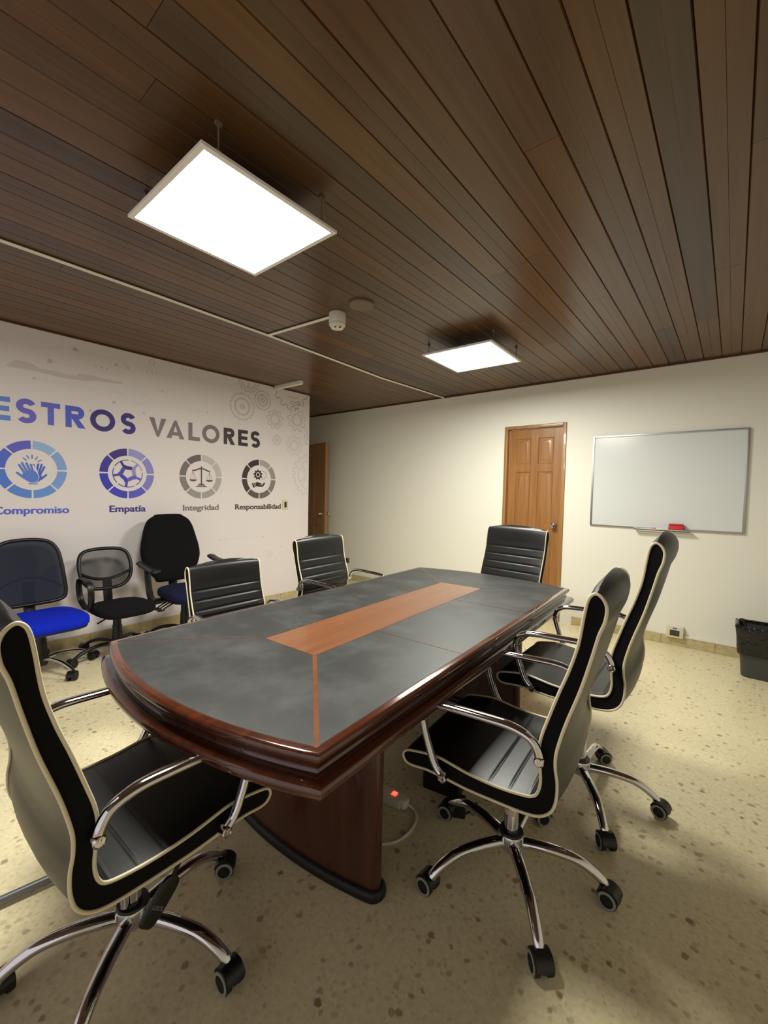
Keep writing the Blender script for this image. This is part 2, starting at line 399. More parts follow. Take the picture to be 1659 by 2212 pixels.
# ------------------------------------------------------------------ ceiling fittings
def led_panel(x, y, z, rz, label):
    t = tag(empty('ceiling_light_panel', (x, y, z), R(rz)), label, 'ceiling light', 'square LED panels hung below the ceiling')
    h = .30
    m = MB()
    for s in (-1, 1):
        m.box((-h, s * h - (.02 if s > 0 else -.0), 0), (h, s * h + (.0 if s > 0 else .02), .012), .001)
        m.box((s * h - (.02 if s > 0 else 0), -h + .02, 0), (s * h + (0 if s > 0 else .02), h - .02, .012), .001)
    m.build('frame', M_panel_frame, t, 0)
    m = MB(); q = h - .0205; m.add([(-q, -q, .002), (q, -q, .002), (q, q, .002), (-q, q, .002)], [(0, 3, 2, 1)])
    m.build('diffuser', M_led, t, 0)
    m = MB(); m.box((-q, -q, .004), (q, q, .011)); m.build('back_plate', M_panel_back, t, 0)
    for sx in (-1, 1):
        for sy in (-1, 1):
            m = MB(); m.box((sx * (h - .02) - .004, sy * (h - .07) - .010, .0105), (sx * (h - .02) + .004, sy * (h - .07) + .010, .03), .001)
            m.tube([(sx * (h - .02), sy * (h - .07), .03), (sx * (h - .02), sy * (h - .07), HC - z)], .0028, 8)
            m.box((sx * (h - .02) - .006, sy * (h - .07) - .012, HC - z - .012), (sx * (h - .02) + .006, sy * (h - .07) + .012, HC - z), .001)
            m.build('hanger', M_patch, t, 0)
led_panel(-1.662, 1.004, HC - .12, 0.0, 'larger looking lit square ceiling panel above the near half of the table')
led_panel(-1.722, 3.205, HC - .105, 1.5, 'smaller looking lit square ceiling panel near the back wall and wooden door')

m = MB()
cp = [(-2.885, YF, HC - .008), (-2.872, 1.2, HC - .008), (-2.885, 2.04, HC - .008), (-2.945, 3.35, HC - .008), (-2.955, 3.5, HC - .008), (-2.905, YB - .02, HC - .008)]
for a, b in zip(cp, cp[1:]):
    m.tube([a, b], [(.015, .0075)] * 2, 8)
m.tube([(-2.885, 2.036, HC - .008), (-2.225, 2.085, HC - .008)], [(.015, .0075)] * 2, 8)
tag(m.build('cable_conduit', M_white_pl, None, 40), 'long thin white cable conduit crossing the plank ceiling with a side branch', 'conduit')
t = tag(empty('smoke_detector', (-2.165, 2.088, HC)), 'white cylindrical smoke detector hanging at the end of the conduit branch', 'smoke detector')
m = MB(); m.lathe([(.056, 0), (.058, -.004), (.058, -.062), (.056, -.066)], 28); m.build('base', M_white_pl, t, 30)
m = MB(); m.lathe([(.054, -.066), (.056, -.070), (.055, -.082), (.046, -.090), (.042, -.100), (.034, -.104), (0.0001, -.104)], 28); m.build('head', M_white_pl, t, 30)
m = MB()
for a in (200, 250):
    q = (.036 * math.cos(R(a + 95)), .036 * math.sin(R(a + 95)))
    m.box((q[0] - .008, q[1] - .004, -.1050), (q[0] + .008, q[1] + .004, -.098), M=None)
m.build('vent', M_black, t, 0)
m = MB(); m.lathe([(.082, 0), (.082, -.010), (.078, -.014), (0.0001, -.014)], 32, Matrix.Translation((-1.93, 2.075, HC)))
tag(m.build('ceiling_cover_plate', M_patch, None, 30), 'round brownish cover plate on the planks beside the smoke detector', 'cover plate')
m = MB(); m.box((XM + .0145, 3.075, HC - .040), (-3.765, 3.122, HC - .0006), .002)
tag(m.build('cable_trunking', M_white_pl, None, 30), 'short white box trunking from mural wall out under the ceiling', 'cable trunking')

# ------------------------------------------------------------------ wall fittings
t = tag(empty('light_switch', (XM, 3.257, 1.171)), 'cream light switch on the mural wall right of the fourth emblem caption', 'switch')
m = MB(); m.box((0.0005, -.038, -.058), (.009, .038, .058), .003); m.build('plate', M_cream_pl, t, 30)
m = MB(); m.box((.0088, -.016, -.034), (.013, .018, .034), .002); m.build('rocker', M_dark_pl, t, 30)
t = tag(empty('wall_socket', (-4.582, YB, .288)), 'small dark socket low on the back wall behind a mid back chair', 'socket')
m = MB(); m.box((-.058, -.008, -.038), (.058, -.0005, .038), .003); m.build('plate', mat('brown_plate', (112, 98, 72), .4), t, 30)
m = MB(); m.box((-.034, -.011, -.022), (.034, -.0078, .022), .002); m.build('insert', M_dark_pl, t, 30)
t = tag(empty('socket_box', (-.366, YB, .125)), 'cream surface socket box on the back wall just above the baseboard', 'socket')
m = MB(); m.box((-.066, -.045, -.048), (.066, -.0005, .056), .006); m.build('box', M_cream_pl, t, 30)
m = MB(); m.box((-.036, -.048, -.028), (.036, -.0448, .022), .002); m.build('outlet_insert', M_dark_pl, t, 30)
for x in (-.018, .018):
    m = MB(); m.box((x - .011, -.0495, -.018), (x + .011, -.0478, .012), .001); m.build('outlet', mat('dark_outlet', (70, 66, 58), .5), t, 30)
m = MB(); m.box((-.016, -.0462, .032), (.016, -.0448, .046)); m.build('blue_sticker', mat('blue_sticker', (96, 112, 196), .6), t, 0)
m = MB(); m.box((-.299, YB - .016, .0855), (.6, YB - .0005, .104), .002)
tag(m.build('cable_raceway', M_white_pl, None, 30), 'thin white cable raceway on top of the baseboard beside the trash bin', 'raceway')

t = tag(empty('whiteboard', (-.525, YB, 1.503)), 'blank whiteboard with aluminium frame on the back wall right of the door', 'whiteboard')
hw, hh = .602, .4465
m = MB(); m.box((-hw + .012, -.012, -hh + .012), (hw - .012, -.0008, hh - .012)); m.build('board_surface', M_wb, t, 0)
m = MB()
for s in (-1, 1):
    m.box((min(s * hw, s * (hw - .016)), -.018, -hh), (max(s * hw, s * (hw - .016)), -.0005, hh), .002)
    m.box((-hw + .016, -.018, min(s * hh, s * (hh - .016))), (hw - .016, -.0005, max(s * hh, s * (hh - .016))), .002)
m.build('frame', M_alu, t, 30)
m = MB(); m.box((-.205, -.062, -hh - .010), (.235, -.0182, -hh - .004), .001); m.box((-.205, -.062, -hh - .010), (.235, -.058, -hh + .006), .001)
m.build('pen_tray', M_alu, t, 30)
t = tag(empty('whiteboard_eraser', (-.397, YB - .036, 1.0536)), 'red felt whiteboard eraser standing in the pen tray', 'eraser')
m = MB(); m.box((-.057, -.018, 0), (.057, .012, .045), .004); m.build('felt', M_red, t, 30)
m = MB(); m.box((-.056, -.018, .0455), (.056, .012, .063), .006); m.build('handle', mat('red_plastic', (186, 36, 38), .35), t, 30)
t = tag(empty('whiteboard_marker', (-.52, YB - .044, 1.0620)), 'white whiteboard marker with red cap lying in the pen tray', 'marker')
MX = Matrix.Rotation(R(90), 4, 'Y')
m = MB(); m.lathe([(.007, -.028), (.0075, -.026), (.0075, .062), (.005, .066), (0.0001, .066)], 16, MX); m.build('barrel', M_white_pl, t, 30)
m = MB(); m.lathe([(0.0001, -.070), (.007, -.069), (.0085, -.066), (.0085, -.0285), (.0085, -.0282)], 16, MX); m.build('cap', M_red, t, 30)

# ------------------------------------------------------------------ trash bin with bag
t = tag(empty('trash_bin', (.265, 4.330, 0)), 'charcoal rectangular trash bin lined with a black bag at right edge', 'trash bin')
def rrect(hx, hy, r, n=6):
    o = []
    for cx, cy, a0 in ((hx - r, hy - r, 0), (-hx + r, hy - r, 90), (-hx + r, -hy + r, 180), (hx - r, -hy + r, 270)):
        for k in range(n + 1):
            a = R(a0 + 90 * k / n); o.append((cx + r * math.cos(a), cy + r * math.sin(a)))
    return o
def loft(m, rings, cap0=True, cap1=False):
    n = len(rings[0]); vv = sum([list(r) for r in rings], []); ff = []
    for i in range(len(rings) - 1):
        for k in range(n):
            k2 = (k + 1) % n; ff.append((i * n + k, i * n + k2, (i + 1) * n + k2, (i + 1) * n + k))
    if cap0: ff.append(tuple(range(n - 1, -1, -1)))
    if cap1: ff.append(tuple((len(rings) - 1) * n + k for k in range(n)))
    m.add(vv, ff)
rg = lambda hx, hy, z, r=.045: [(x, y, z) for x, y in rrect(hx, hy, r)]
m = MB(); loft(m, [rg(.160, .110, .001), rg(.168, .116, .006), rg(.182, .126, .18), rg(.194, .134, .345), rg(.202, .140, .348), rg(.202, .140, .360), rg(.190, .130, .360), rg(.178, .122, .18), rg(.160, .108, .012)], True, True)
m.build('bin_body', M_bin, t, 40)
rb = random.Random(5); m = MB(); rings = []
for i, (hx, hy, z, j) in enumerate([(.198, .138, .175, .004), (.199, .139, .20, .004), (.203, .142, .25, .006), (.206, .145, .31, .006), (.212, .150, .355, .006), (.214, .152, .378, .010), (.204, .144, .392, .010), (.190, .132, .385, .010), (.182, .126, .33, .010), (.172, .118, .20, .008), (.155, .104, .06, .006)]):
    ring = []
    for x, y in rrect(hx, hy, .05, 10):
        d = Vector((x, y, 0)).normalized() * rb.uniform(-j * .5, j)
        ring.append((x + d.x, y + d.y, z + rb.uniform(-j, j)))
    rings.append(ring)
loft(m, rings, False, True); m.build('bag_liner', M_bag, t, 60)

# ------------------------------------------------------------------ conference table
TX, TY, TR = -1.304, 1.7075, R(2.55)
HW, HL, SAG = .566, 1.105, .105
table = tag(empty('conference_table', (TX, TY, 0), TR), 'long mahogany conference table with black leather panels and bowed ends', 'table')
RAD = (HW * HW + SAG * SAG) / (2 * SAG)
def arc_y(x, off=0.0):                               # near/far edge curve, measured from the table centre
    return (HL + SAG - RAD) + math.sqrt((RAD + off) ** 2 - x * x)
def outline(off, n=24):
    hx = HW + off; o = []
    for k in range(n + 1):
        x = hx - 2 * hx * k / n; o.append((x, arc_y(x, off)))
    for k in range(n + 1):
        x = -hx + 2 * hx * k / n; o.append((x, -arc_y(x, off)))
    return o
prof = [(-.06, .760), (-.010, .760), (-.004, .7585), (.000, .755), (.002, .749), (.0015, .742), (-.002, .736), (-.008, .732), (-.012, .729), (-.0145, .722), (-.0150, .714), (-.012, .709), (-.004, .7065), (.010, .705), (.019, .701), (.0245, .694),
        (.026, .686), (.0245, .678), (.019, .671), (.010, .667), (-.002, .665), (-.006, .660), (-.012, .655), (-.2, .655)]
prof[0] = (-.06, .760)
m = MB(); loft(m, [[(x, y, z) for x, y in outline(o)] for o, z in prof], True, True); m.build('tabletop', M_mahog, table, 40)
# leather panels: outer boundary offset -.030 from the edge, inlay in the middle
IX, IY, ED = .139, .708, -.026
g, gd = .0025, .0070
def panel(poly):
    # close loop, thin bevelled sheet
    m = MB(); m.prism(poly, .7602, .7611); return m.build('leather_panel', M_tleather, table, 0)
ho = HW + ED
SW = {(1, -1): .0075, (-1, -1): .0028, (1, 1): .0030, (-1, 1): .0030}     # half width of the wood strip along each corner diagonal
def diag(sx, sy):                                    # from inlay corner to outer corner: point, direction
    a = Vector((sx * IX, sy * IY)); b = Vector((sx * ho, sy * arc_y(ho, ED))); return a, (b - a).normalized()
def shifted(sx, sy, side):                           # strip edge moved towards the end panel (side=1) or the side panel (side=-1)
    a, d = diag(sx, sy); n = Vector((-d.y, d.x))
    if n.y * sy < 0: n = -n
    return a + n * (SW[sx, sy] * side), d
def at_x(pd_, x): p, d = pd_; return p + d * ((x - p.x) / d.x)
def at_y(pd_, y): p, d = pd_; return p + d * ((y - p.y) / d.y)
def at_arc(pd_, sy):
    p, d = pd_; t = 0.0
    for k in range(400):
        q = p + d * t
        if abs(q.x) > ho + .02 or q.y * sy > arc_y(min(abs(q.x), ho + .02), ED): break
        t += .002
    return p + d * t
for sy in (1, -1):
    el, er = shifted(-1, sy, 1), shifted(1, sy, 1)
    p0, p1 = at_y(el, sy * (IY + g)), at_y(er, sy * (IY + g)); q0, q1 = at_arc(el, sy), at_arc(er, sy); n = 20
    arc = [(q0.x + (q1.x - q0.x) * k / n, sy * arc_y(q0.x + (q1.x - q0.x) * k / n, ED)) for k in range(n + 1)]
    panel([tuple(p0)] + arc + [tuple(p1)])
for sx in (-1, 1):
    ys = [-.352, .352]; xi, xo = sx * (IX + g), sx * ho
    panel([(xi, ys[0] + g), (xo, ys[0] + g), (xo, ys[1] - g), (xi, ys[1] - g)])
    for sy in (1, -1):
        e = shifted(sx, sy, -1); y0 = sy * (.352 + g)
        panel([(xi, y0), (xo, y0), tuple(at_x(e, xo)), tuple(at_x(e, xi))])
m = MB(); m.prism(outline(ED + .0015), .7598, .7603); o = m.build('wood_banding', M_inlay, table, 0); o['label'] = 'thin lighter wood lines between the leather panels'
m = MB(); m.box((-IX, -IY, .760), (IX, IY, .7612)); o = m.build('centre_inlay', M_inlay, table, 0); o['label'] = 'lighter reddish wood strip inlaid along the middle'
# pedestals: curved panels with black plinth
PW, PY, PS = .422, .692, .053
PR = (PW * PW + PS * PS) / (2 * PS)
def ped_poly(off, th, sy):
    """bowed panel with rounded ends"""
    f = lambda x: (PY + PS - PR) + math.sqrt(PR ** 2 - x * x) - th / 2
    hx = PW - th / 2; hw_ = th / 2 + off; n = 20; P = []
    for k in range(n + 1):
        x = -hx + 2 * hx * k / n; P.append(Vector((x, f(x))))
    L_ = []; R_ = []
    for k in range(n + 1):
        t = (P[min(k + 1, n)] - P[max(k - 1, 0)]).normalized(); nn = Vector((-t.y, t.x)) * hw_
        L_.append(P[k] + nn); R_.append(P[k] - nn)
    def cap(c, a, b):                                # half circle from a to b round c
        a0 = math.atan2(a.y - c.y, a.x - c.x)
        return [c + Vector((math.cos(a0 - math.pi * k / 8), math.sin(a0 - math.pi * k / 8))) * hw_ for k in range(1, 8)]
    o = L_ + cap(P[-1], L_[-1], R_[-1]) + R_[::-1] + cap(P[0], R_[0], L_[0])
    return [(p.x, sy * p.y) for p in o]
for sy in (-1, 1):
    m = MB(); m.prism(ped_poly(0, .055, sy), .03, .656); pd = m.build('pedestal', M_mahog_v, table, 30)
    m = MB()
    loft(m, [[(x, y, z) for x, y in ped_poly(q, .055, sy)] for q, z in ((.014, .0006), (.017, .006), (.017, .022), (.013, .031), (.004, .036))], True, True)
    m.build('plinth', M_rubber, pd, 40)
m = MB(); m.box((-.012, -.66, .30), (.012, .66, .655), .002); m.build('modesty_board', M_mahog_v, table, 0)

# ------------------------------------------------------------------ conference chairs
OUTER = [(.278, 1.123), (.293, 1.112), (.302, 1.090), (.299, 1.055), (.286, 1.015), (.271, .95), (.248, .86), (.218, .765), (.203, .71), (.193, .66), (.193, .62), (.199, .58), (.198, .535), (.187, .498),
         (.162, .473), (.125, .461), (.06, .456), (-.062, .453), (-.147, .457), (-.21, .458), (-.262, .452), (-.287, .454), (-.300, .467)]
INNER = [(-.300, .482), (-.287, .494), (-.258, .502), (-.20, .512), (-.155, .514), (-.06, .502), (.03, .500), (.10, .507), (.136, .517), (.151, .537), (.157, .57), (.154, .615), (.150, .66), (.155, .70), (.170, .752), (.196, .835), (.220, .905), (.240, .98), (.251, 1.06), (.258, 1.10), (.266, 1.117)]
def chair_loop(high):
    L_ = OUTER + INNER
    if not high:
        L2 = []
        for u, z in L_:
            if z >= .83: L2.append((u - .043, z - .140))
            elif z < .72: L2.append((u, z))
        L_ = L2
    return [(-u, z) for u, z in L_]                  # x forward = -u
CW = .25
def make_chair(high):
    name = 'conference_chair'
    root = empty(name)
    ctrl = chair_loop(high)
    lp = crom([(x, 0, z) for x, z in ctrl], 8, True)
    # resample evenly and mark the front (inner) side
    N = len(lp)
    nrm = []
    for i in range(N):
        t = lp[(i + 1) % N] - lp[i - 1]; t.normalize(); nrm.append(Vector((t.z, 0, -t.x)))
    cx = sum((p.x for p in lp)) / N
    # orientation: outward test with signed area
    A = sum(lp[i].x * lp[(i + 1) % N].z - lp[(i + 1) % N].x * lp[i].z for i in range(N))
    if A < 0: nrm = [-n for n in nrm]
    top_i = max(range(N), key=lambda i: lp[i].z)
    # front arc length measured from the top going down the front (against list order)
    arc = {}; s = 0.0; i = top_i; tip = max(range(N), key=lambda k: lp[k].x)
    while i != tip:
        arc[i] = s; j = (i - 1) % N; s += (lp[i] - lp[j]).length; i = j
    total = s
    grooves = []; q = .155
    while q < total - .16: grooves.append(q); q += .0615
    # refine loop so the grooves get their own vertices
    pts = []
    for i in range(N):
        j = (i + 1) % N; a, b = lp[i], lp[j]; na, nb = nrm[i], nrm[j]
        fr = i in arc and (j in arc)
        seg = (b - a).length; k = max(1, int(math.ceil(seg / (.0030 if fr else .03))))
        for q in range(k):
            t = q / k; p = a.lerp(b, t); n = na.lerp(nb, t).normalized()
            d = None
            if fr: d = arc[i] + (arc[j] - arc[i]) * t
            pts.append((p, n, d, fr))
    # bulge and grooves across the width
    vlat = [-1, -.985, -.95, -.88, -.75, -.5, -.2, .2, .5, .75, .88, .95, .985, 1]
    zt = lp[top_i].z
    icz = .53
    def mk(cond):
        m = MB(); idx = [k for k in range(len(pts)) if cond(pts[k])]
        vv = []; ff = []; mp = {}
        def vid(k, l):
            key = (k, l)
            if key not in mp:
                p, n, d, fr = pts[k]; v = vlat[l]; e = 1 - abs(v) ** 5
                topk = max(0.0, 1 - (zt - p.z) / .10)
                off = (.004 + .012 * topk * (1 - v * v)) * e
                if not fr: off += .012 * (1 - v * v) * e * (1 if p.z > .5 else .3)
                if fr and d is not None:
                    dg = min([abs(d - g_) for g_ in grooves] + [1])
                    pf = 1 - math.exp(-(dg / .007) ** 2)
                    if p.z < .56: pf = 1 - math.exp(-(dg / .0035) ** 2)
                    off = off * .7 + ((.0055 * pf - .003) if p.z > .56 else ((.0030 * pf - .001) if p.x < .02 else .002)) * e
                q = p + n * off; mp[key] = len(vv); vv.append((q.x, v * CW, q.z))
            return mp[key]
        for k in idx:
            k2 = (k + 1) % len(pts)
            for l in range(len(vlat) - 1):
                ff.append((vid(k, l), vid(k2, l), vid(k2, l + 1), vid(k, l + 1)))
        m.add(vv, ff); return m
    seat_c = lambda P: P[0].x > -.13 and P[0].z < .53 or (P[0].x > -.17 and P[0].z < .49)
    mk(seat_c).build('seat', M_leather, root, 50)
    mk(lambda P: not seat_c(P)).build('backrest', M_leather, root, 50)
    poly = [(p.x, p.z) for p in lp]
    for s in (-1, 1):
        m = MB(); m.add([(x, s * (CW - .0005), z) for x, z in poly], [tuple(range(N))]); m.build('side_panel', M_fabric_side, root, 0)
        m = MB(); m.tube([(p.x + n.x * .001, s * (CW + .001), p.z + n.z * .001) for p, n in zip(lp, nrm)], .0043, 8, True, up=(0, 1, 0)); m.build('piping', M_piping, root, 60)
    # arm rests: flat chrome loop bolted at two places
    apath = [(-.158, .645), (-.150, .672), (-.132, .696), (-.100, .710), (-.055, .716), (.03, .713), (.115, .709), (.165, .703), (.196, .686), (.210, .660), (.212, .635), (.200, .59), (.180, .535), (.168, .510), (.154, .492), (.135, .477)]
    if not high: apath = [(x, z) for x, z in apath]
    for s in (-1, 1):
        P = crom([(x, s * (CW + .027), z) for x, z in apath], 5)
        nP = len(P); rr = []
        for i in range(nP):
            t = i / (nP - 1); wide = .0135 + .0055 * max(0.0, min(1.0, 1.6 - abs(t - .38) / .16))
            rr.append((min(wide, .019), .0120))
        m = MB(); m.tube(P, rr, 12, up=(0, 0, 1) if False else (0.0001, 0, 1)); a_ = m.build('armrest', M_chrome, root, 60)
        for x, z in ((-.158, .645), (.135, .477)):
            b = MB(); b.lathe([(.014, -.030), (.014, .012), (.011, .015), (.010, .013), (.007, .013), (0.0001, .012)], 20, Matrix.Translation((x, s * (CW + .027), z)) @ Matrix.Rotation(R(-90 * s), 4, 'X'))
            b.build('bolt', M_chrome, a_, 40)
    # mechanism and lift
    m = MB(); m.box((-.11, -.075, .425), (.10, .075, .452), .006); m.lathe([(.034, .395), (.036, .426)], 20); m.build('tilt_mechanism', M_blackpl, root, 30)
    m = MB(); m.tube([(.06, -.07, .435), (.07, -.14, .430), (.065, -.19, .405), (.035, -.20, .375)], .006, 8)
    m.build('lever_rod', M_blackpl, root, 30)
    ML = Matrix.Translation((.002, -.200, .335)) @ Matrix.Rotation(R(52), 4, 'Y') @ Matrix.Rotation(R(-12), 4, 'X')
    m = MB(); m.superell((0, 0, 0), (.026, .008, .056), .45, .6, 24, 12, M=Matrix.Translation((.002, -.200, .335)) @ Matrix.Rotation(R(44), 4, 'Y'))
    lv = m.build('tilt_lever', M_blackpl, root, 40)
    cu = bpy.data.curves.new('lever_marking', 'FONT'); cu.body = 'LOCK'; cu.size = .013; cu.align_x = 'CENTER'; cu.align_y = 'CENTER'
    ob = bpy.data.objects.new('lever_marking', cu); col.objects.link(ob)
    dg_ = bpy.context.evaluated_depsgraph_get(); me = bpy.data.meshes.new_from_object(ob.evaluated_get(dg_)); bpy.data.objects.remove(ob)
    me.transform(Matrix.Translation((-.006, -.2083, .328)) @ Matrix.Rotation(R(44), 4, 'Y') @ Matrix.Rotation(R(90), 4, 'X')); me.materials.clear(); me.materials.append(M_label)
    ob = bpy.data.objects.new('lever_marking', me); col.objects.link(ob); ob.parent = lv
    m = MB(); m.lathe([(.014, .20), (.014, .42)], 16); m.build('lift_piston', M_chrome, root, 40)
    m = MB(); m.lathe([(.0245, .13), (.0245, .335), (.022, .339), (.0145, .340)], 24); m.build('gas_column', M_chrome, root, 40)
    m = MB(); m.lathe([(.040, .162), (.042, .158), (.042, .150), (.040, .148)], 24); m.lathe([(.0255, .163), (.040, .162), (.040, .1625)], 24); m.build('hub_collar', M_blackpl, root, 40)
    m = MB(); m.lathe([(.026, .160), (.043, .156), (.046, .148), (.044, .118), (.036, .100), (.030, .092), (0.0001, .092)], 28); m.build('hub', M_chrome, root, 40)
    for k in range(5):
        a = R(72 * k)
        P = crom([(.03, 0, .124), (.08, 0, .128), (.14, 0, .128), (.21, 0, .119), (.257, 0, .098), (.293, 0, .072), (.303, 0, .060)], 5)
        rr = []
        for p in P:
            t = (p.x - .03) / .275; rr.append((.0225 - .006 * t, .018 - .004 * t))
        m = MB(); m.tube(P, rr, 12, up=(0, 0, 1)); m.build('leg', M_chrome, root, 60, rz=a)
    make_caster(root, .300)
    return root
def make_caster(root, rad, ringm=True, n=5):
    for k in range(n):
        a = R(72 * k); sw = R(random.uniform(-70, 70))
        m = MB()
        m.lathe([(.0055, .042), (.0055, .066), (.010, .066), (.010, .058), (.013, .054)], 12)
        # hood over two wheels, offset behind the stem
        c0 = (.018, .031)
        hood = [(c0[0] + .0345 * math.cos(R(t)), c0[1] + .0345 * math.sin(R(t))) for t in range(0, 191, 15)]
        hood = hood + [(c0[0] + .012 * math.cos(R(t)), c0[1] + .012 * math.sin(R(t))) for t in range(190, -1, -15)]
        Mh = Matrix(((1, 0, 0, 0), (0, 0, 1, 0), (0, 1, 0, 0), (0, 0, 0, 1)))
        m.prism(hood, -.010, .010, Mh)
        lip = [(c0[0] + .0350 * math.cos(R(t)), c0[1] + .0350 * math.sin(R(t))) for t in range(10, 171, 15)]
        lip = lip + [(c0[0] + .0322 * math.cos(R(t)), c0[1] + .0322 * math.sin(R(t))) for t in range(170, 9, -15)]
        m.prism(lip, -.026, .026, Mh)
        c = m.build('caster', M_blackpl, root, 30, loc=(rad * math.cos(a), rad * math.sin(a), 0), rz=a + sw)
        for s in (-1, 1):
            Mw = Matrix.Translation((c0[0], s * .0105, c0[1])) @ Matrix.Rotation(R(-90 * s), 4, 'X')
            q = MB(); q.lathe([(.028, 0), (.0306, .002), (.0306, .016), (.0280, .0185)], 28, Mw, False)
            q.mi = 1 if ringm else 0; q.lathe([(.0280, .0185), (.0205, .0200)], 28, Mw, False)
            q.mi = 0; q.lathe([(.0205, .0200), (.019, .0175), (0.0001, .0185)], 28, Mw, False)
            q.build('wheel', [M_rubber, M_wheel_ring], c, 30)
BASE_PARTS = ('leg', 'hub', 'hub_collar', 'gas_column', 'caster')
def kind_of(o): return o.name.split('.')[0]
def pose_chair(o, x, y, face, dz, base_ang, label, group, base_off=(0, 0)):
    """face = direction the seat looks; base_ang = direction of the first leg (world)"""
    tag(o, label, 'chair', group); o.location = (x, y, 0); o.rotation_euler = (0, 0, R(face))
    da = R(base_ang - face)
    for c in o.children:
        k = kind_of(c)
        if k in BASE_PARTS:
            if k == 'leg': c.rotation_euler.z += da
            elif k == 'caster':
                r = math.hypot(c.location.x, c.location.y); a = math.atan2(c.location.y, c.location.x) + da
                c.location.x, c.location.y = r * math.cos(a), r * math.sin(a); c.rotation_euler.z += da
            c.location.x += base_off[0]; c.location.y += base_off[1]
        else: c.location.z += dz
HI = make_chair(True); MID = make_chair(False)
hi2 = [HI] + [dup_tree(HI) for _ in range(3)]; mid2 = [MID, dup_tree(MID)]
GH, GM = 'high back chairs around the conference table', 'mid back chairs on the far side of the table'
pose_chair(hi2[0], -.560, 1.432, 184.0, -.028, 20, 'high back black leather chair nearest the camera on the right table side', GH)
pose_chair(hi2[1], -.490, 2.041, 181.0, .063, 14, 'high back black leather chair raised highest, in front of the whiteboard', GH)
pose_chair(hi2[2], -1.276, .440, 91.8, -.031, 27, 'high back black leather chair at the bowed near table end, cut by left edge', GH, (.022, .009))
pose_chair(hi2[3], -1.345, 2.975, 263.0, -.040, 30, 'high back black leather chair at the far table end, before the wooden door', GH)
pose_chair(mid2[0], -2.330, 1.490, 0.5, -.120, 20, 'mid back black leather chair in front of the dark tall office chair', GM)
pose_chair(mid2[1], -2.220, 2.225, 4.0, .005, 40, 'mid back black leather chair nearest the corridor, both chrome arms showing', GM)
# small sticker on the column of the near right chair
m = MB(); m.add([(.0252 * math.cos(R(a)), .0252 * math.sin(R(a)), z) for z in (.225, .245) for a in range(20, 131, 10)], [(i, i + 1, 13 + i, 12 + i) for i in range(11)])
o = m.build('column_sticker', M_sticker, hi2[0], 60)

# ------------------------------------------------------------------ office chairs along the mural wall
def star(root, rad, mt, r0=.020, z0=.10, hubm=None, tipz=.058, leg='leg'):
    hubm = hubm or mt
    m = MB(); m.lathe([(.026, .15), (.040, .14), (.042, .075), (.034, .055), (.0001, .055)], 24); m.build('hub', hubm, root, 40)
    for k in range(5):
        P = crom([(.03, 0, z0), (rad * .35, 0, z0 + .012), (rad * .65, 0, z0 + .004), (rad * .87, 0, z0 - .020), (rad * .98, 0, tipz)], 5)
        rr = [(r0 * (1 - .35 * p.x / rad), r0 * .8 * (1 - .3 * p.x / rad)) for p in P]
        m = MB(); m.tube(P, rr, 12); m.build('leg', mt, root, 60, rz=R(72 * k))
    make_caster(root, rad, False)
def column(root, z1, wide=.030, z2=None):
    m = MB(); m.lathe([(.040, .13), (wide + .006, .16), (wide + .004, .24), (wide, .25), (wide - .002, z1)], 24); m.build('gas_column', M_blackpl, root, 40)
def rounded_outline(pts, k=6): return [Vector(p) for p in crom(pts, k, True)]
BZ = Matrix(((0, 0, 1, 0), (1, 0, 0, 0), (0, 1, 0, 0), (0, 0, 0, 1)))   # (a, b, c) -> (c, a, b): outline drawn in y, z
# royal blue chair
def blue_chair():
    t = empty('office_chair')
    star(t, .315, M_chrome, .019, .10, M_blackpl); column(t, .335)
    m = MB(); m.superell((.085, 0, .398), (.235, .232, .045), .55, .42, fn=lambda p: Vector((p.x, p.y * (1 - .10 * max(0, -p.x / .235)), p.z - .018 * max(0, (p.x - .10) / .13) ** 2)))
    m.build('seat', M_bluefab, t, 60)
    m = MB(); m.superell((.085, 0, .358), (.222, .222, .026), .5, .42); m.build('seat_shell', M_blackpl, t, 60)
    ol = [(-.20, .47), (-.225, .52), (-.222, .62), (-.212, .74), (-.190, .85), (-.13, .915), (0, .932), (.13, .915), (.190, .85), (.212, .74), (.222, .62), (.225, .52), (.20, .47), (.10, .455), (-.10, .455)]
    bx = lambda y, z: -.235 - .10 * (z - .45) / .48 + .25 * y * y
    P = [Vector((bx(y, z), y, z)) for y, z, _ in [(p[0], p[1], 0) for p in rounded_outline([(a, b, 0) for a, b in ol])]]
    m = MB(); m.tube(P, [(.014, .016)] * len(P), 10, True, up=(1, 0, 0)); m.build('back_frame', M_blackpl, t, 60)
    m = MB(); c0 = Vector((bx(0, .69) + .004, 0, .69)); rings = []
    for f in (1, .8, .6, .4, .2): rings.append([Vector((bx(p.y * f, c0.z + (p.z - c0.z) * f) + .006, p.y * f, c0.z + (p.z - c0.z) * f)) for p in P])
    loft(m, rings, False, True); m.build('backrest', M_net_blue, t, 60)
    m = MB(); m.tube([(bx(y, .62) - .012, y, .62 - .10 * (y / .21) ** 2 + .03) for y in [(-.205 + .41 * k / 16) for k in range(17)]], [(.010, .012)] * 17, 8, up=(1, 0, 0)); m.build('lumbar_bar', M_blackpl, t, 60)
    m = MB(); m.tube(crom([(-.02, 0, .340), (-.17, 0, .340), (-.235, 0, .37), (-.262, 0, .46), (-.275, 0, .62)], 5), [(.036, .010)] * 21, 10, up=(1, 0, .3)); m.build('back_bar', M_blackpl, t, 60)
    return t
t = blue_chair(); pose = pose_chair
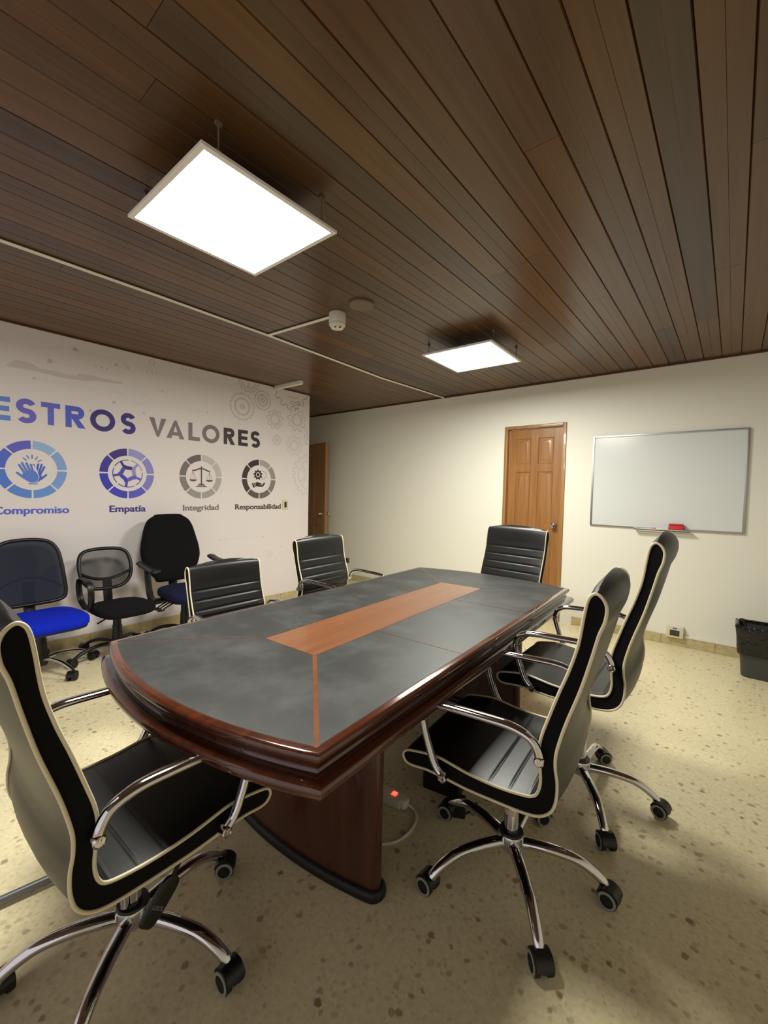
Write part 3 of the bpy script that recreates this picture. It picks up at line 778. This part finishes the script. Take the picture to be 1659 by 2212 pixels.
pose(t, -3.800, .775, 3.0, 0, -50 + 72, 'office chair with royal blue seat and navy mesh back, chrome star base', None)
# small black mesh chair with a single loop arm
def mesh_chair():
    t = empty('office_chair')
    star(t, .305, M_blackpl, .022, .10); column(t, .345)
    m = MB(); m.superell((.10, 0, .405), (.215, .205, .040), .6, .55, fn=lambda p: Vector((p.x, p.y * (1 - .08 * max(0, -p.x / .2)), p.z - .016 * max(0, (p.x - .08) / .13) ** 2)))
    m.build('seat', M_blackfab, t, 60)
    m = MB(); m.superell((.10, 0, .372), (.17, .16, .022), .5, .5); m.build('seat_shell', M_blackpl, t, 60)
    m = MB(); m.tube([(.08, .02, .360), (.12, -.10, .352), (.15, -.19, .325)], .006, 8); m.build('lift_lever', M_blackpl, t, 60)
    ol = [(-.155, .56), (-.187, .64), (-.186, .74), (-.157, .802), (-.08, .826), (.08, .826), (.157, .802), (.186, .74), (.187, .64), (.155, .56), (.08, .515), (-.08, .515)]
    bx = lambda y, z: -.190 - .10 * (z - .5) / .32 + .9 * y * y
    P = [Vector((bx(q.x, q.y), q.x, q.y)) for q in rounded_outline([(a, b, 0) for a, b in ol])]
    m = MB(); m.tube(P, [(.014, .018)] * len(P), 10, True, up=(1, 0, 0)); m.build('back_frame', M_blackpl, t, 60)
    m = MB(); m.tube([(bx(y, .60) + .004, y, .585 + 1.9 * y * y) for y in [(-.178 + .356 * k / 16) for k in range(17)]], [(.012, .017)] * 17, 8, up=(1, 0, 0)); m.build('lumbar_bar', M_blackpl, t, 60)
    m = MB(); rings = []
    for f in (1, .75, .5, .25): rings.append([Vector((bx(p.y * f, .67 + (p.z - .67) * f) + .004, p.y * f, .67 + (p.z - .67) * f)) for p in P])
    loft(m, rings, False, True); m.build('backrest', M_net_black, t, 60)
    m = MB(); m.tube(crom([(.0, 0, .355), (-.12, 0, .350), (-.165, 0, .37), (-.180, 0, .46), (-.200, 0, .60)], 5), [(.034, .010)] * 21, 10, up=(1, 0, .3)); m.build('back_bar', M_blackpl, t, 60)
    lp = crom([(-.06, -.226, .47), (-.085, -.232, .56), (-.06, -.232, .635), (.04, -.232, .648), (.135, -.232, .630), (.165, -.232, .56), (.130, -.226, .46), (.04, -.222, .425)], 6, True)
    m = MB(); m.tube(lp, [(.007, .022)] * len(lp), 10, True, up=(0, 1, 0)); m.tube([(.04, -.222, .425), (.04, -.18, .385)], .012, 8); m.build('armrest', M_blackpl, t, 60)
    return t
t = mesh_chair(); pose(t, -3.780, 1.258, 2.0, 0, 62, 'small black mesh back office chair with one loop arm, between two office chairs', None)
# tall navy and black fabric chair
def tall_chair():
    t = empty('office_chair')
    star(t, .305, M_blackpl, .024, .10); column(t, .37, .034)
    m = MB(); m.superell((.095, 0, .445), (.235, .235, .050), .55, .5, fn=lambda p: Vector((p.x, p.y * (1 - .06 * max(0, -p.x / .2)), p.z - .030 * max(0, (p.x - .06) / .17) ** 2)))
    m.build('seat', M_navyfab, t, 60)
    m = MB(); m.superell((.09, 0, .402), (.205, .205, .030), .5, .5); m.build('seat_shell', M_blackpl, t, 60)
    for dx in (0.0, .045, .10):
        m = MB(); m.tube([(.06 + dx, -.12, .395), (.075 + dx, -.20, .378), (.085 + dx, -.265, .352)], .006, 8); m.superell((.088 + dx, -.285, .344), (.010, .030, .008), .8, .8, 10, 8); m.build('lever', M_blackpl, t, 60)
    # padded back: wider below the middle, narrow at the top
    def half(z):
        ks = [(.50, .13), (.55, .185), (.62, .225), (.72, .262), (.80, .258), (.90, .236), (.98, .216), (1.04, .190), (1.075, .150), (1.100, .09)]
        for (a, b), (c, d) in zip(ks, ks[1:]):
            if z <= c: return b + (d - b) * (z - a) / (c - a)
        return .03
    ol = []
    zs = [.50, .53, .58, .64, .70, .76, .82, .88, .94, 1.0, 1.05, 1.085, 1.10]
    bx = lambda z: -.205 - .115 * (z - .5) / .6 - .03 * math.sin((z - .5) * 5)
    rings = []
    prof2 = [(-.035, .90), (-.042, .96), (-.030, 1.0), (.0, 1.01), (.022, .985), (.036, .93), (.042, .82), (.046, .55), (.048, .25)]
    base = crom([(half(z), z, 0) for z in zs] + [(-half(z), z, 0) for z in reversed(zs)], 3, True)
    for dx, f in prof2:
        r_ = []
        for q in base:
            y, z = q.x * f, .78 + (q.y - .78) * f
            cr = -.012 * math.exp(-((z - .83) / .012) ** 2) if dx > .03 else 0
            r_.append(Vector((bx(z) + dx + cr + .35 * y * y, y, z)))
        rings.append(r_)
    m = MB(); loft(m, rings, True, True); m.build('backrest', M_blackfab, t, 60)
    m = MB(); m.tube(crom([(.0, 0, .395), (-.17, 0, .39), (-.225, 0, .42), (-.245, 0, .55), (-.27, 0, .70)], 5), [(.040, .012)] * 21, 10, up=(1, 0, .3)); m.build('back_bar', M_blackpl, t, 60)
    for s in (-1, 1):
        m = MB(); m.tube(crom([(.03, s * .19, .392), (.04, s * .275, .392), (.03, s * .305, .44), (.01, s * .312, .55), (-.01, s * .315, .665)], 5), [(.026, .012)] * 21, 10, up=(1, 0, 0)); a_ = m.build('armrest', M_blackpl, t, 60)
        P = crom([(-.155, s * .315, .708), (-.13, s * .315, .702), (-.06, s * .315, .684), (.06, s * .315, .672), (.16, s * .315, .664), (.185, s * .315, .655)], 5)
        m = MB(); m.tube(P, [(.012 + .030 * min(1, i / 5), .010 + .008 * min(1, i / 8)) if i < 20 else (.042 - .006 * (i - 20), .018 - .002 * (i - 20)) for i in range(len(P))], 12); m.build('arm_pad', M_blackpl, a_, 60)
    return t
t = tall_chair(); pose(t, -3.760, 1.795, 0.0, 0, 220, 'tall padded black and navy office chair with two arms, nearest the emblem wall end', None)

# ------------------------------------------------------------------ things on the floor under the table
t = tag(empty('power_strip', (-1.11, 1.425, 0), R(8)), 'white power strip with a red lit switch on the floor under the table', 'power strip')
m = MB(); m.box((-.22, -.030, .0005), (.07, .030, .042), .007); m.superell((.072, 0, .022), (.024, .026, .020), .6, .7, 20, 12); m.build('body', M_white_pl, t, 40)
m = MB(); m.box((.018, -.011, .0425), (.040, .011, .046), .002); o = m.build('switch', M_ledred, t, 30); o['label'] = 'glowing red rocker switch'
m = MB(); m.tube(crom([(.088, 0, .02), (.128, .002, .008), (.158, -.045, .006), (.160, -.115, .006), (.137, -.183, .006), (.07, -.24, .006), (-.02, -.262, .006), (-.12, -.21, .006)], 7), .0052, 10)
m.build('cord', M_white_pl, t, 60)
t = tag(empty('power_supply_box', (-.975, 1.690, 0), R(10)), 'black box on the floor behind the near right chair seat', 'power supply')
m = MB(); m.box((-.085, -.085, .0005), (.085, .085, .12), .006); m.build('case', M_blackpl, t, 30)
m = MB(); m.tube(crom([(.06, -.086, .03), (.07, -.13, .012), (.10, -.17, .006), (.15, -.14, .012), (.17, -.09, .03)], 6), .0045, 8); m.build('cable', M_rubber, t, 60)
t = tag(empty('power_adapter', (-.835, 1.555, 0), R(25)), 'small black plug adapter standing on the floor with a cable', 'adapter')
m = MB(); m.box((-.026, -.024, .0005), (.026, .024, .075), .006); m.build('case', M_blackpl, t, 30)
m = MB(); m.tube(crom([(0, 0, .074), (.0, .01, .10), (.02, .06, .095), (.07, .10, .05), (.12, .12, .008), (.2, .14, .006)], 6), .004, 8); m.build('cable', M_rubber, t, 60)
t = tag(empty('cable_bundle', (-1.00, 2.02, 0)), 'black coiled cable bundle under the table with a yellow green loop', 'cables')
m = MB()
for k in range(7):
    rr = .09 + .012 * (k % 3)
    m.tube([(rr * math.cos(2 * math.pi * q / 28) + .01 * math.sin(k), .02 * math.sin(k * 2) + .012 * k - .04, .13 + (rr + .01) * math.sin(2 * math.pi * q / 28)) for q in range(28)], .010, 8, True, up=(0, 1, 0))
m.build('coil', M_rubber, t, 60)
m = MB(); m.tube([(.112 * math.cos(R(a)), -.055, .13 + .118 * math.sin(R(a))) for a in range(-60, 61, 6)], .0045, 8, up=(0, 1, 0)); m.build('yellow_wire', mat('yellow_green_wire', (120, 124, 40), .5), t, 60)
m = MB(); m.tube([(-1.70, .52, .022), (-1.735, .33, .022), (-1.80, -.02, .022)], .013, 12)
m.superell((-1.70, .53, .018), (.018, .022, .018), .8, .8, 12, 8)
tag(m.build('metal_stand_leg', M_grey, None, 50), 'straight grey metal stand leg on the floor at the left edge', 'stand leg')

# ------------------------------------------------------------------ printed mural on the left wall
PRINTS = {}
def pm(c):
    c = tuple(c)
    if c not in PRINTS: PRINTS[c] = mat('print_ink', c, .45, spec=.3)
    return PRINTS[c]
class Print:
    """flat ink shapes on the wall plane x = XM; coordinates are (y, z)"""
    def __init__(s, lift=.0008): s.m = MB(); s.mats = []; s.x = lift; s.k = 0
    def ink(s, c):
        mt = pm(c)
        if mt not in s.mats: s.mats.append(mt)
        s.m.mi = s.mats.index(mt); return s
    def up(s): s.k += 1; return s.x + s.k * .00006
    def poly(s, pts, dx=0): h = s.up(); s.m.add([(h, p[0], p[1]) for p in pts], [tuple(range(len(pts)))]); return s
    def stroke(s, pts, wd, closed=False, dx=0, cap=False):
        P = [Vector((p[0], p[1])) for p in pts]; n = len(P); L_ = []; Rr = []
        for i in range(n):
            if closed: t = P[(i + 1) % n] - P[i - 1]
            else: t = P[min(i + 1, n - 1)] - P[max(i - 1, 0)]
            t.normalize(); k = Vector((-t.y, t.x)) * wd / 2
            if not closed and 0 < i < n - 1:
                t1 = (P[i] - P[i - 1]).normalized(); k = k / max(.5, abs(t.dot(t1)))
            L_.append(P[i] + k); Rr.append(P[i] - k)
        m_ = n if closed else n - 1
        h = s.up(); s.m.add([(h, p.x, p.y) for p in L_ + Rr], [(i, (i + 1) % n, n + (i + 1) % n, n + i) for i in range(m_)])
        if cap:
            for p in (P[0], P[-1]): s.disc(p, wd / 2, dx)
        return s
    def disc(s, c, r, dx=0, n=14, ry=None):
        return s.poly([(c[0] + r * math.cos(2 * math.pi * k / n), c[1] + (ry or r) * math.sin(2 * math.pi * k / n)) for k in range(n)], dx)
    def arc(s, c, r0, r1, a0, a1, dx=0, n=16):
        A = [R(a0 + (a1 - a0) * k / n) for k in range(n + 1)]
        h = s.up(); s.m.add([(h, c[0] + r * math.cos(a), c[1] + r * math.sin(a)) for r in (r0, r1) for a in A], [(k, k + 1, n + 2 + k, n + 1 + k) for k in range(n)]); return s
    def build(s, name, parent): return s.m.build(name, s.mats, parent, 0)

mural = tag(empty('wall_mural', (XM, 0, 0)), 'printed company values mural covering the white left wall', 'mural')
# title lettering
Z0, Z1 = 1.829, 2.005; H = Z1 - Z0; ST = .041
def letter(P_, ch, y0, y1):
    W_ = y1 - y0; mid = (y0 + y1) / 2
    X = lambda *a: [(y0 + u * W_, Z0 + v * H) for u, v in a]
    s = ST; sv = s / W_; sh = s / H
    if ch == 'E':
        P_.poly([(y0, Z0), (y0 + s, Z0), (y0 + s, Z1), (y0, Z1)])
        for a, b in ((Z0, Z0 + s * .92), ((Z0 + Z1) / 2 - s * .46, (Z0 + Z1) / 2 + s * .46), (Z1 - s * .92, Z1)):
            P_.poly([(y0 + s, a), (y1 if a != (Z0 + Z1) / 2 - s * .46 else y1 - .006, a), (y1 if a != (Z0 + Z1) / 2 - s * .46 else y1 - .006, b), (y0 + s, b)])
    elif ch == 'T':
        P_.poly([(y0, Z1 - s * .95), (y1, Z1 - s * .95), (y1, Z1), (y0, Z1)]); P_.poly([(mid - s / 2, Z0), (mid + s / 2, Z0), (mid + s / 2, Z1 - s * .95), (mid - s / 2, Z1 - s * .95)])
    elif ch == 'L':
        P_.poly([(y0, Z0), (y0 + s, Z0), (y0 + s, Z1), (y0, Z1)]); P_.poly([(y0 + s, Z0), (y1, Z0), (y1, Z0 + s * .95), (y0 + s, Z0 + s * .95)])
    elif ch == 'N':
        P_.poly([(y0, Z0), (y0 + s, Z0), (y0 + s, Z1), (y0, Z1)]); P_.poly([(y1 - s, Z0), (y1, Z0), (y1, Z1), (y1 - s, Z1)]); P_.poly([(y0 + s, Z1), (y0 + s, Z1 - .075), (y1 - s, Z0), (y1 - s, Z0 + .075)])
    elif ch == 'U':
        P_.stroke([(y0 + s / 2, Z1), (y0 + s / 2, Z0 + .09)] + [(mid - (W_ - s) / 2 * math.cos(R(a)), Z0 + .09 - (.09 - s / 2) * math.sin(R(a))) for a in range(15, 180, 15)] + [(y1 - s / 2, Z0 + .09), (y1 - s / 2, Z1)], s)
    elif ch == 'V':
        P_.poly(X((0, 1), (sv * 1.15, 1), (.5, .30), (.5, 0), (.44, 0))); P_.poly(X((1, 1), (.56, 0), (.5, 0), (.5, .30), (1 - sv * 1.15, 1)))
    elif ch == 'A':
        P_.poly(X((0, 0), (sv * 1.15, 0), (.5, .70), (.5, 1), (.44, 1))); P_.poly(X((1, 0), (.56, 1), (.5, 1), (.5, .70), (1 - sv * 1.15, 0)))
        P_.poly(X((.24, .17), (.76, .17), (.70, .36), (.30, .36)))
    elif ch == 'O':
        P_.stroke([(mid + (W_ / 2 - s / 2) * math.cos(2 * math.pi * k / 40), (Z0 + Z1) / 2 + (H / 2 + .006 - s / 2) * math.sin(2 * math.pi * k / 40)) for k in range(40)], s, True)
    elif ch == 'R':
        P_.poly([(y0, Z0), (y0 + s, Z0), (y0 + s, Z1), (y0, Z1)])
        rz = .032; cz = Z1 - s / 2 - rz; cy = y1 - s / 2 - rz - .008
        P_.stroke([(y0 + s, Z1 - s / 2), (cy, Z1 - s / 2)] + [(cy + rz * math.cos(R(a)), cz + rz * math.sin(R(a))) for a in range(75, -90, -15)] + [(cy, cz - rz), (y0 + s, cz - rz)], s * .98)
        P_.poly([(y0 + s, cz - rz - s * .3), (y0 + s + .046, cz - rz - s * .3), (y1, Z0), (y1 - s * 1.25, Z0)])
    elif ch == 'S':
        ra = (H / 2 + .006 - s / 2) / 2; rx = W_ / 2 - s / 2; zc = (Z0 + Z1) / 2
        pts = [(mid + rx * math.cos(R(a)), zc + ra + ra * math.sin(R(a))) for a in range(22, 271, 12)] + [(mid + rx * math.cos(R(a)), zc - ra + ra * math.sin(R(a))) for a in range(78, -159, -12)]
        P_.stroke(pts, s)
for word, let in (('title_word', [('N', .215, .375, (110, 160, 226)), ('U', .415, .56, (104, 150, 224)), ('E', .595, .707, (98, 132, 220)), ('S', .740, .862, (104, 98, 206)), ('T', .892, 1.015, (98, 104, 208)), ('R', 1.050, 1.189, (82, 98, 208)), ('O', 1.222, 1.411, (66, 54, 130)), ('S', 1.456, 1.577, (66, 54, 130))]),
                  ('title_word', [('V', 1.693, 1.850, (128, 122, 122)), ('A', 1.850, 2.022, (128, 121, 121)), ('L', 2.063, 2.182, (126, 120, 120)), ('O', 2.206, 2.397, (122, 116, 116)), ('R', 2.444, 2.579, (68, 56, 60)), ('E', 2.616, 2.736, (62, 48, 54)), ('S', 2.774, 2.895, (62, 50, 56))])):
    P_ = Print()
    for ch, a, b, c in let: P_.ink(c); letter(P_, ch, a, b)
    P_.build(word, mural)
# four value emblems
def emblem(cy, cols, cap, capcol, capw, icon):
    cz = 1.469; P_ = Print()
    for k in range(8):
        a1 = 90 - 45 * k; P_.ink(cols[k]); P_.arc((cy, cz), .160, .224, a1 - 43.2, a1 - 1.8)
    e = P_.build('value_emblem', mural)
    q = Print(.0008); icon(q, cy, cz); q.build('pictogram', e)
    cu = bpy.data.curves.new('caption', 'FONT'); cu.body = cap; cu.size = .082; cu.align_x = 'CENTER'; cu.offset = .0014
    ob = bpy.data.objects.new('caption', cu); col.objects.link(ob)
    dg = bpy.context.evaluated_depsgraph_get(); me = bpy.data.meshes.new_from_object(ob.evaluated_get(dg)); bpy.data.objects.remove(ob)
    xs = [v.co.x for v in me.vertices]; sx = capw / (max(xs) - min(xs)); mx = (max(xs) + min(xs)) / 2
    vv = []; ff = []
    for k, d in enumerate((-.0016, 0.0, .0016)):      # heavier stroke weight
        b0 = len(vv)
        vv += [(.0006 + .0001 * k, cy + (v.co.x - mx) * sx + d, 1.124 + v.co.y) for v in me.vertices]
        ff += [tuple(b0 + i for i in p.vertices) for p in me.polygons]
    me = bpy.data.meshes.new('caption'); me.from_pydata(vv, [], ff); me.materials.append(pm(capcol))
    o = bpy.data.objects.new('caption', me); col.objects.link(o); o.parent = e
def cvt(cx, cyp, sx, sz, k=.224):
    return lambda a, b, cy, cz: (cy + (a - cx) / sx * k, cz - (b - cyp) / sz * k)
def icon_clap(P_, cy, cz):
    T = cvt(339, 950, 366, 303); t = lambda a, b: T(a, b, cy, cz); wc = (226, 219, 220)
    P_.ink((76, 98, 200))
    for a, b, c, d in ((355, 900, 375, 985), (402, 890, 380, 990), (437, 895, 400, 1000), (464, 918, 415, 1010)): P_.stroke([t(a, b), t(c, d)], .0135, cap=True)
    P_.stroke([t(482, 1002), t(425, 1050)], .014, cap=True); P_.poly([t(*p) for p in ((365, 970), (420, 985), (440, 1030), (415, 1068), (375, 1090), (345, 1085))])
    P_.ink(wc); d_ = .0004
    P_.poly([t(*p) for p in ((200, 880), (260, 868), (340, 880), (392, 960), (412, 1030), (395, 1070), (360, 1092), (300, 1092), (180, 990))][2:7], d_ * .5)
    P_.ink((92, 128, 214))
    for a, b, c, d in ((212, 908, 270, 1000), (240, 886, 295, 990), (284, 886, 322, 985), (328, 900, 350, 985)): P_.stroke([t(a, b), t(c, d)], .0145, dx=d_, cap=True)
    P_.stroke([t(192, 990), t(262, 1042)], .015, dx=d_, cap=True)
    P_.poly([t(*p) for p in ((250, 985), (345, 950), (388, 985), (405, 1030), (392, 1065), (360, 1086), (315, 1086), (270, 1060), (235, 1020))], d_)
    P_.ink((84, 104, 206)); P_.stroke([t(300, 1100), t(392, 1100)], .005)
    for a, b, c, d in ((250, 832, 284, 856), (287, 805, 308, 836), (340, 798, 340, 836), (394, 812, 374, 842), (433, 846, 401, 862)): P_.stroke([t(a, b), t(c, d)], .006, cap=True)
def icon_people(P_, cy, cz):
    cs = [(66, 52, 132), (150, 146, 208), (104, 98, 196), (74, 70, 186), (86, 82, 170)]
    for k in range(5):
        a = 118 - 72 * k; P_.ink(cs[k])
        P_.arc((cy, cz), .118, .125, a - 32, a + 32)
        d = Vector((math.cos(R(a)), math.sin(R(a)))); n = Vector((-d.y, d.x)); c = Vector((cy, cz))
        P_.stroke([tuple(c + d * .120), tuple(c + d * .060)], .020); P_.stroke([tuple(c + d * .068 - n * .004), tuple(c + d * .048 - n * .018), tuple(c + d * .030 - n * .046)], .032, dx=.0002 * (k % 2), cap=True)
def icon_scales(P_, cy, cz):
    T = cvt(529.5, 967, 213, 217); t = lambda a, b: T(a, b, cy, cz); P_.ink((92, 80, 80))
    P_.stroke([t(530, 870), t(530, 1050)], .014); P_.stroke([t(475, 1066), t(586, 1066)], .010); P_.stroke([t(492, 1052), t(568, 1052)], .010); P_.stroke([t(505, 1040), t(556, 1040)], .008); P_.poly([t(522, 875), t(530, 860), t(538, 875)])
    P_.stroke([t(438, 912), t(470, 905), t(500, 892), t(530, 884), t(560, 892), t(590, 905), t(620, 915)], .014)
    for c in (447, 612):
        for d in (-32, 0, 32): P_.stroke([t(c, 920), t(c + d, 1000)], .002)
        P_.poly([t(c - 37, 997), t(c + 37, 997), t(c + 26, 1012), t(c, 1017), t(c - 26, 1012)])
def gear_pts(c, r, n, depth, duty=.5, sub=2):
    o = []
    for k in range(n):
        for f, rr in ((0, r - depth), (.12, r - depth * .1), (.2, r), (.42, r), (.5, r - depth * .1), (.62, r - depth), (.8, r - depth)):
            a = 2 * math.pi * (k + f) / n; o.append((c[0] + rr * math.cos(a), c[1] + rr * math.sin(a)))
    return o
def icon_resp(P_, cy, cz):
    T = cvt(1104.5, 991, 168, 192); t = lambda a, b: T(a, b, cy, cz); P_.ink((70, 58, 60))
    c = t(1092, 948)
    P_.stroke(gear_pts(t(1142, 950), .050, 9, .011), .003, True)
    P_.ink((226, 219, 220)); P_.disc(c, .062, .0003, 24)
    P_.ink((62, 50, 54)); P_.poly(gear_pts(c, .060, 9, .012), .0005); P_.ink((226, 219, 220)); P_.disc(c, .028, .0007, 20); P_.ink((62, 50, 54)); P_.disc(c, .020, .0009, 20)
    P_.poly([t(*p) for p in ((1068, 1026), (1090, 1020), (1108, 1028), (1128, 1032), (1126, 1044), (1100, 1046), (1132, 1050), (1150, 1026), (1166, 1022), (1160, 1040), (1140, 1066), (1110, 1066), (1072, 1062))])
    P_.poly([t(*p) for p in ((1030, 1036), (1042, 1030), (1064, 1070), (1048, 1080))]); P_.poly([t(*p) for p in ((1048, 1030), (1062, 1028), (1072, 1062), (1068, 1068))])
emblem(.830, [(150, 182, 226), (134, 166, 222), (126, 158, 222), (106, 150, 220), (92, 136, 216), (82, 122, 212), (80, 102, 208), (94, 94, 206)], 'Compromiso', (88, 104, 206), .470, icon_clap)
emblem(1.510, [(152, 154, 212), (142, 138, 206), (134, 130, 200), (98, 94, 198), (72, 72, 190), (64, 64, 184), (70, 60, 158), (70, 56, 134)], 'Empatía', (72, 58, 138), .298, icon_people)
emblem(2.198, [(192, 188, 188), (188, 185, 183), (174, 171, 168), (164, 160, 157), (154, 151, 147), (134, 129, 125), (118, 111, 109), (104, 96, 97)], 'Integridad', (126, 116, 116), .380, icon_scales)
emblem(2.889, [(168, 163, 160), (152, 147, 144), (132, 126, 124), (112, 104, 103), (94, 85, 84), (74, 62, 63), (66, 52, 55), (64, 48, 53)], 'Responsabilidad', (76, 64, 66), .610, icon_resp)
# line drawn gears in the corner
def clip(pts):
    runs = []; cur = []
    for p in pts:
        if p[0] < YE - .006 and p[1] < HC - .016: cur.append(p)
        else:
            if len(cur) > 1: runs.append(cur)
            cur = []
    if len(cur) > 1: runs.append(cur)
    return runs
def circ(c, r, n=36): return [(c[0] + r * math.cos(2 * math.pi * k / n), c[1] + r * math.sin(2 * math.pi * k / n)) for k in range(n + 1)]
def gear(c, r, n, depth, rings, colr, wd=.0042, spokes=0):
    P_ = Print(); P_.ink(colr)
    g_ = gear_pts(c, r, n, depth)
    for run in clip(g_ + g_[:1]): P_.stroke(run, wd)
    for q in rings:
        for run in clip(circ(c, q)): P_.stroke(run, wd)
    for k in range(spokes):
        a0 = 2 * math.pi * k / spokes + .12; a1 = 2 * math.pi * (k + 1) / spokes - .12; ri, ro = r * .30, r * .68
        pts = [(c[0] + ri * math.cos(a0), c[1] + ri * math.sin(a0))] + [(c[0] + ro * math.cos(a0 + (a1 - a0) * t / 8), c[1] + ro * math.sin(a0 + (a1 - a0) * t / 8)) for t in range(9)] + [(c[0] + ri * math.cos(a1), c[1] + ri * math.sin(a1)), (c[0] + ri * math.cos(a0), c[1] + ri * math.sin(a0))]
        for run in clip(pts): P_.stroke(run, wd)
    if P_.m.v: P_.build('gear_drawing', mural)
G1, G2, G3 = (160, 152, 156), (120, 116, 128), (182, 178, 198)
gear((2.665, 2.261), .150, 20, .014, (.095, .084, .028, .014), G1)
gear((2.928, 2.374), .110, 22, .010, (.068, .055, .030, .018), G1)
gear((3.100, 2.183), .115, 9, .026, (.068, .052), G1)
gear((3.428, 2.222), .142, 9, .032, (.078, .062), G1)
gear((3.330, 2.600), .265, 14, .040, (), G2, .005)
gear((2.745, 2.580), .150, 16, .026, (.100,), G1, spokes=4)
gear((3.131, 1.942), .060, 10, .004, (.045, .020, .012), G3)
gear((3.390, 1.903), .125, 9, .028, (.066, .050), G3)
gear((3.640, 1.545), .270, 18, .036, (), G3, spokes=5)
gear((3.680, 2.02), .130, 9, .028, (.07,), G1)
P_ = Print(); P_.ink(G2); P_.stroke([(3.285, 2.50), (3.33, 2.485), (3.40, 2.487), (3.44, 2.50)], .004); P_.stroke([(3.33, 2.41), (3.40, 2.40), (3.46, 2.42), (3.46, 2.45), (3.40, 2.43), (3.33, 2.44), (3.33, 2.41)], .004); P_.build('gear_arc', mural)
# faint circuit pattern
def one(name, colr, fn):
    P_ = Print(.0005); P_.ink(colr); fn(P_); P_.build(name, mural)
one('circuit_band', (208, 200, 200), lambda P_: P_.poly([(.684, 2.234), (.738, 2.292), (.834, 2.290), (.882, 2.262), (1.119, 2.258), (1.147, 2.279), (1.252, 2.286), (1.300, 2.276), (1.478, 2.276), (1.457, 2.256), (1.242, 2.244), (1.194, 2.228), (1.028, 2.220), (.857, 2.234)]))
for y, z, r in ((1.126, 2.470, .018), (.953, 2.333, .018), (1.421, 2.416, .014), (1.519, 2.413, .013), (1.811, 2.261, .010), (1.404, 2.087, .015), (.852, 2.177, .012), (1.225, 1.989, .012), (2.262, 2.130, .010), (1.649, 2.032, .010), (2.40, .80, .008), (2.95, .80, .008), (3.20, .66, .008), (2.62, .62, .006), (1.34, .70, .03)):
    one('circuit_dot', (200, 193, 194), lambda P_: P_.disc((y, z), r))
one('circuit_ring', (200, 193, 194), lambda P_: P_.arc((1.722, 2.512), .018, .028, 0, 360))
for y, z in ((1.27, 2.37), (1.31, 2.37), (1.35, 2.37), (1.68, 2.42), (1.72, 2.42), (1.76, 2.42), (2.0, 2.52), (2.04, 2.52), (2.08, 2.52)):
    one('circuit_arrow', (200, 193, 194), lambda P_: P_.poly([(y, z - .012), (y + .012, z), (y, z + .012), (y - .008, z)]))
for ln in ([(.64, 2.42), (.95, 2.42), (1.02, 2.47), (1.12, 2.47)], [(.98, 2.333), (1.40, 2.333)], [(.87, 2.177), (1.45, 2.177), (1.52, 2.13)], [(1.82, 2.25), (1.95, 2.13), (2.25, 2.13)], [(1.57, 2.25), (1.57, 2.09), (1.72, 2.17), (1.57, 2.25)], [(2.40, .80), (2.95, .80)], [(1.14, 2.47), (1.45, 2.47), (1.5, 2.43)]):
    one('circuit_trace', (212, 205, 206), lambda P_: P_.stroke(ln, .003))
for y in (3.02, 3.06): one('chevron', (206, 199, 202), lambda P_: P_.stroke([(y - .02, .62), (y + .02, .585), (y - .02, .55)], .008))
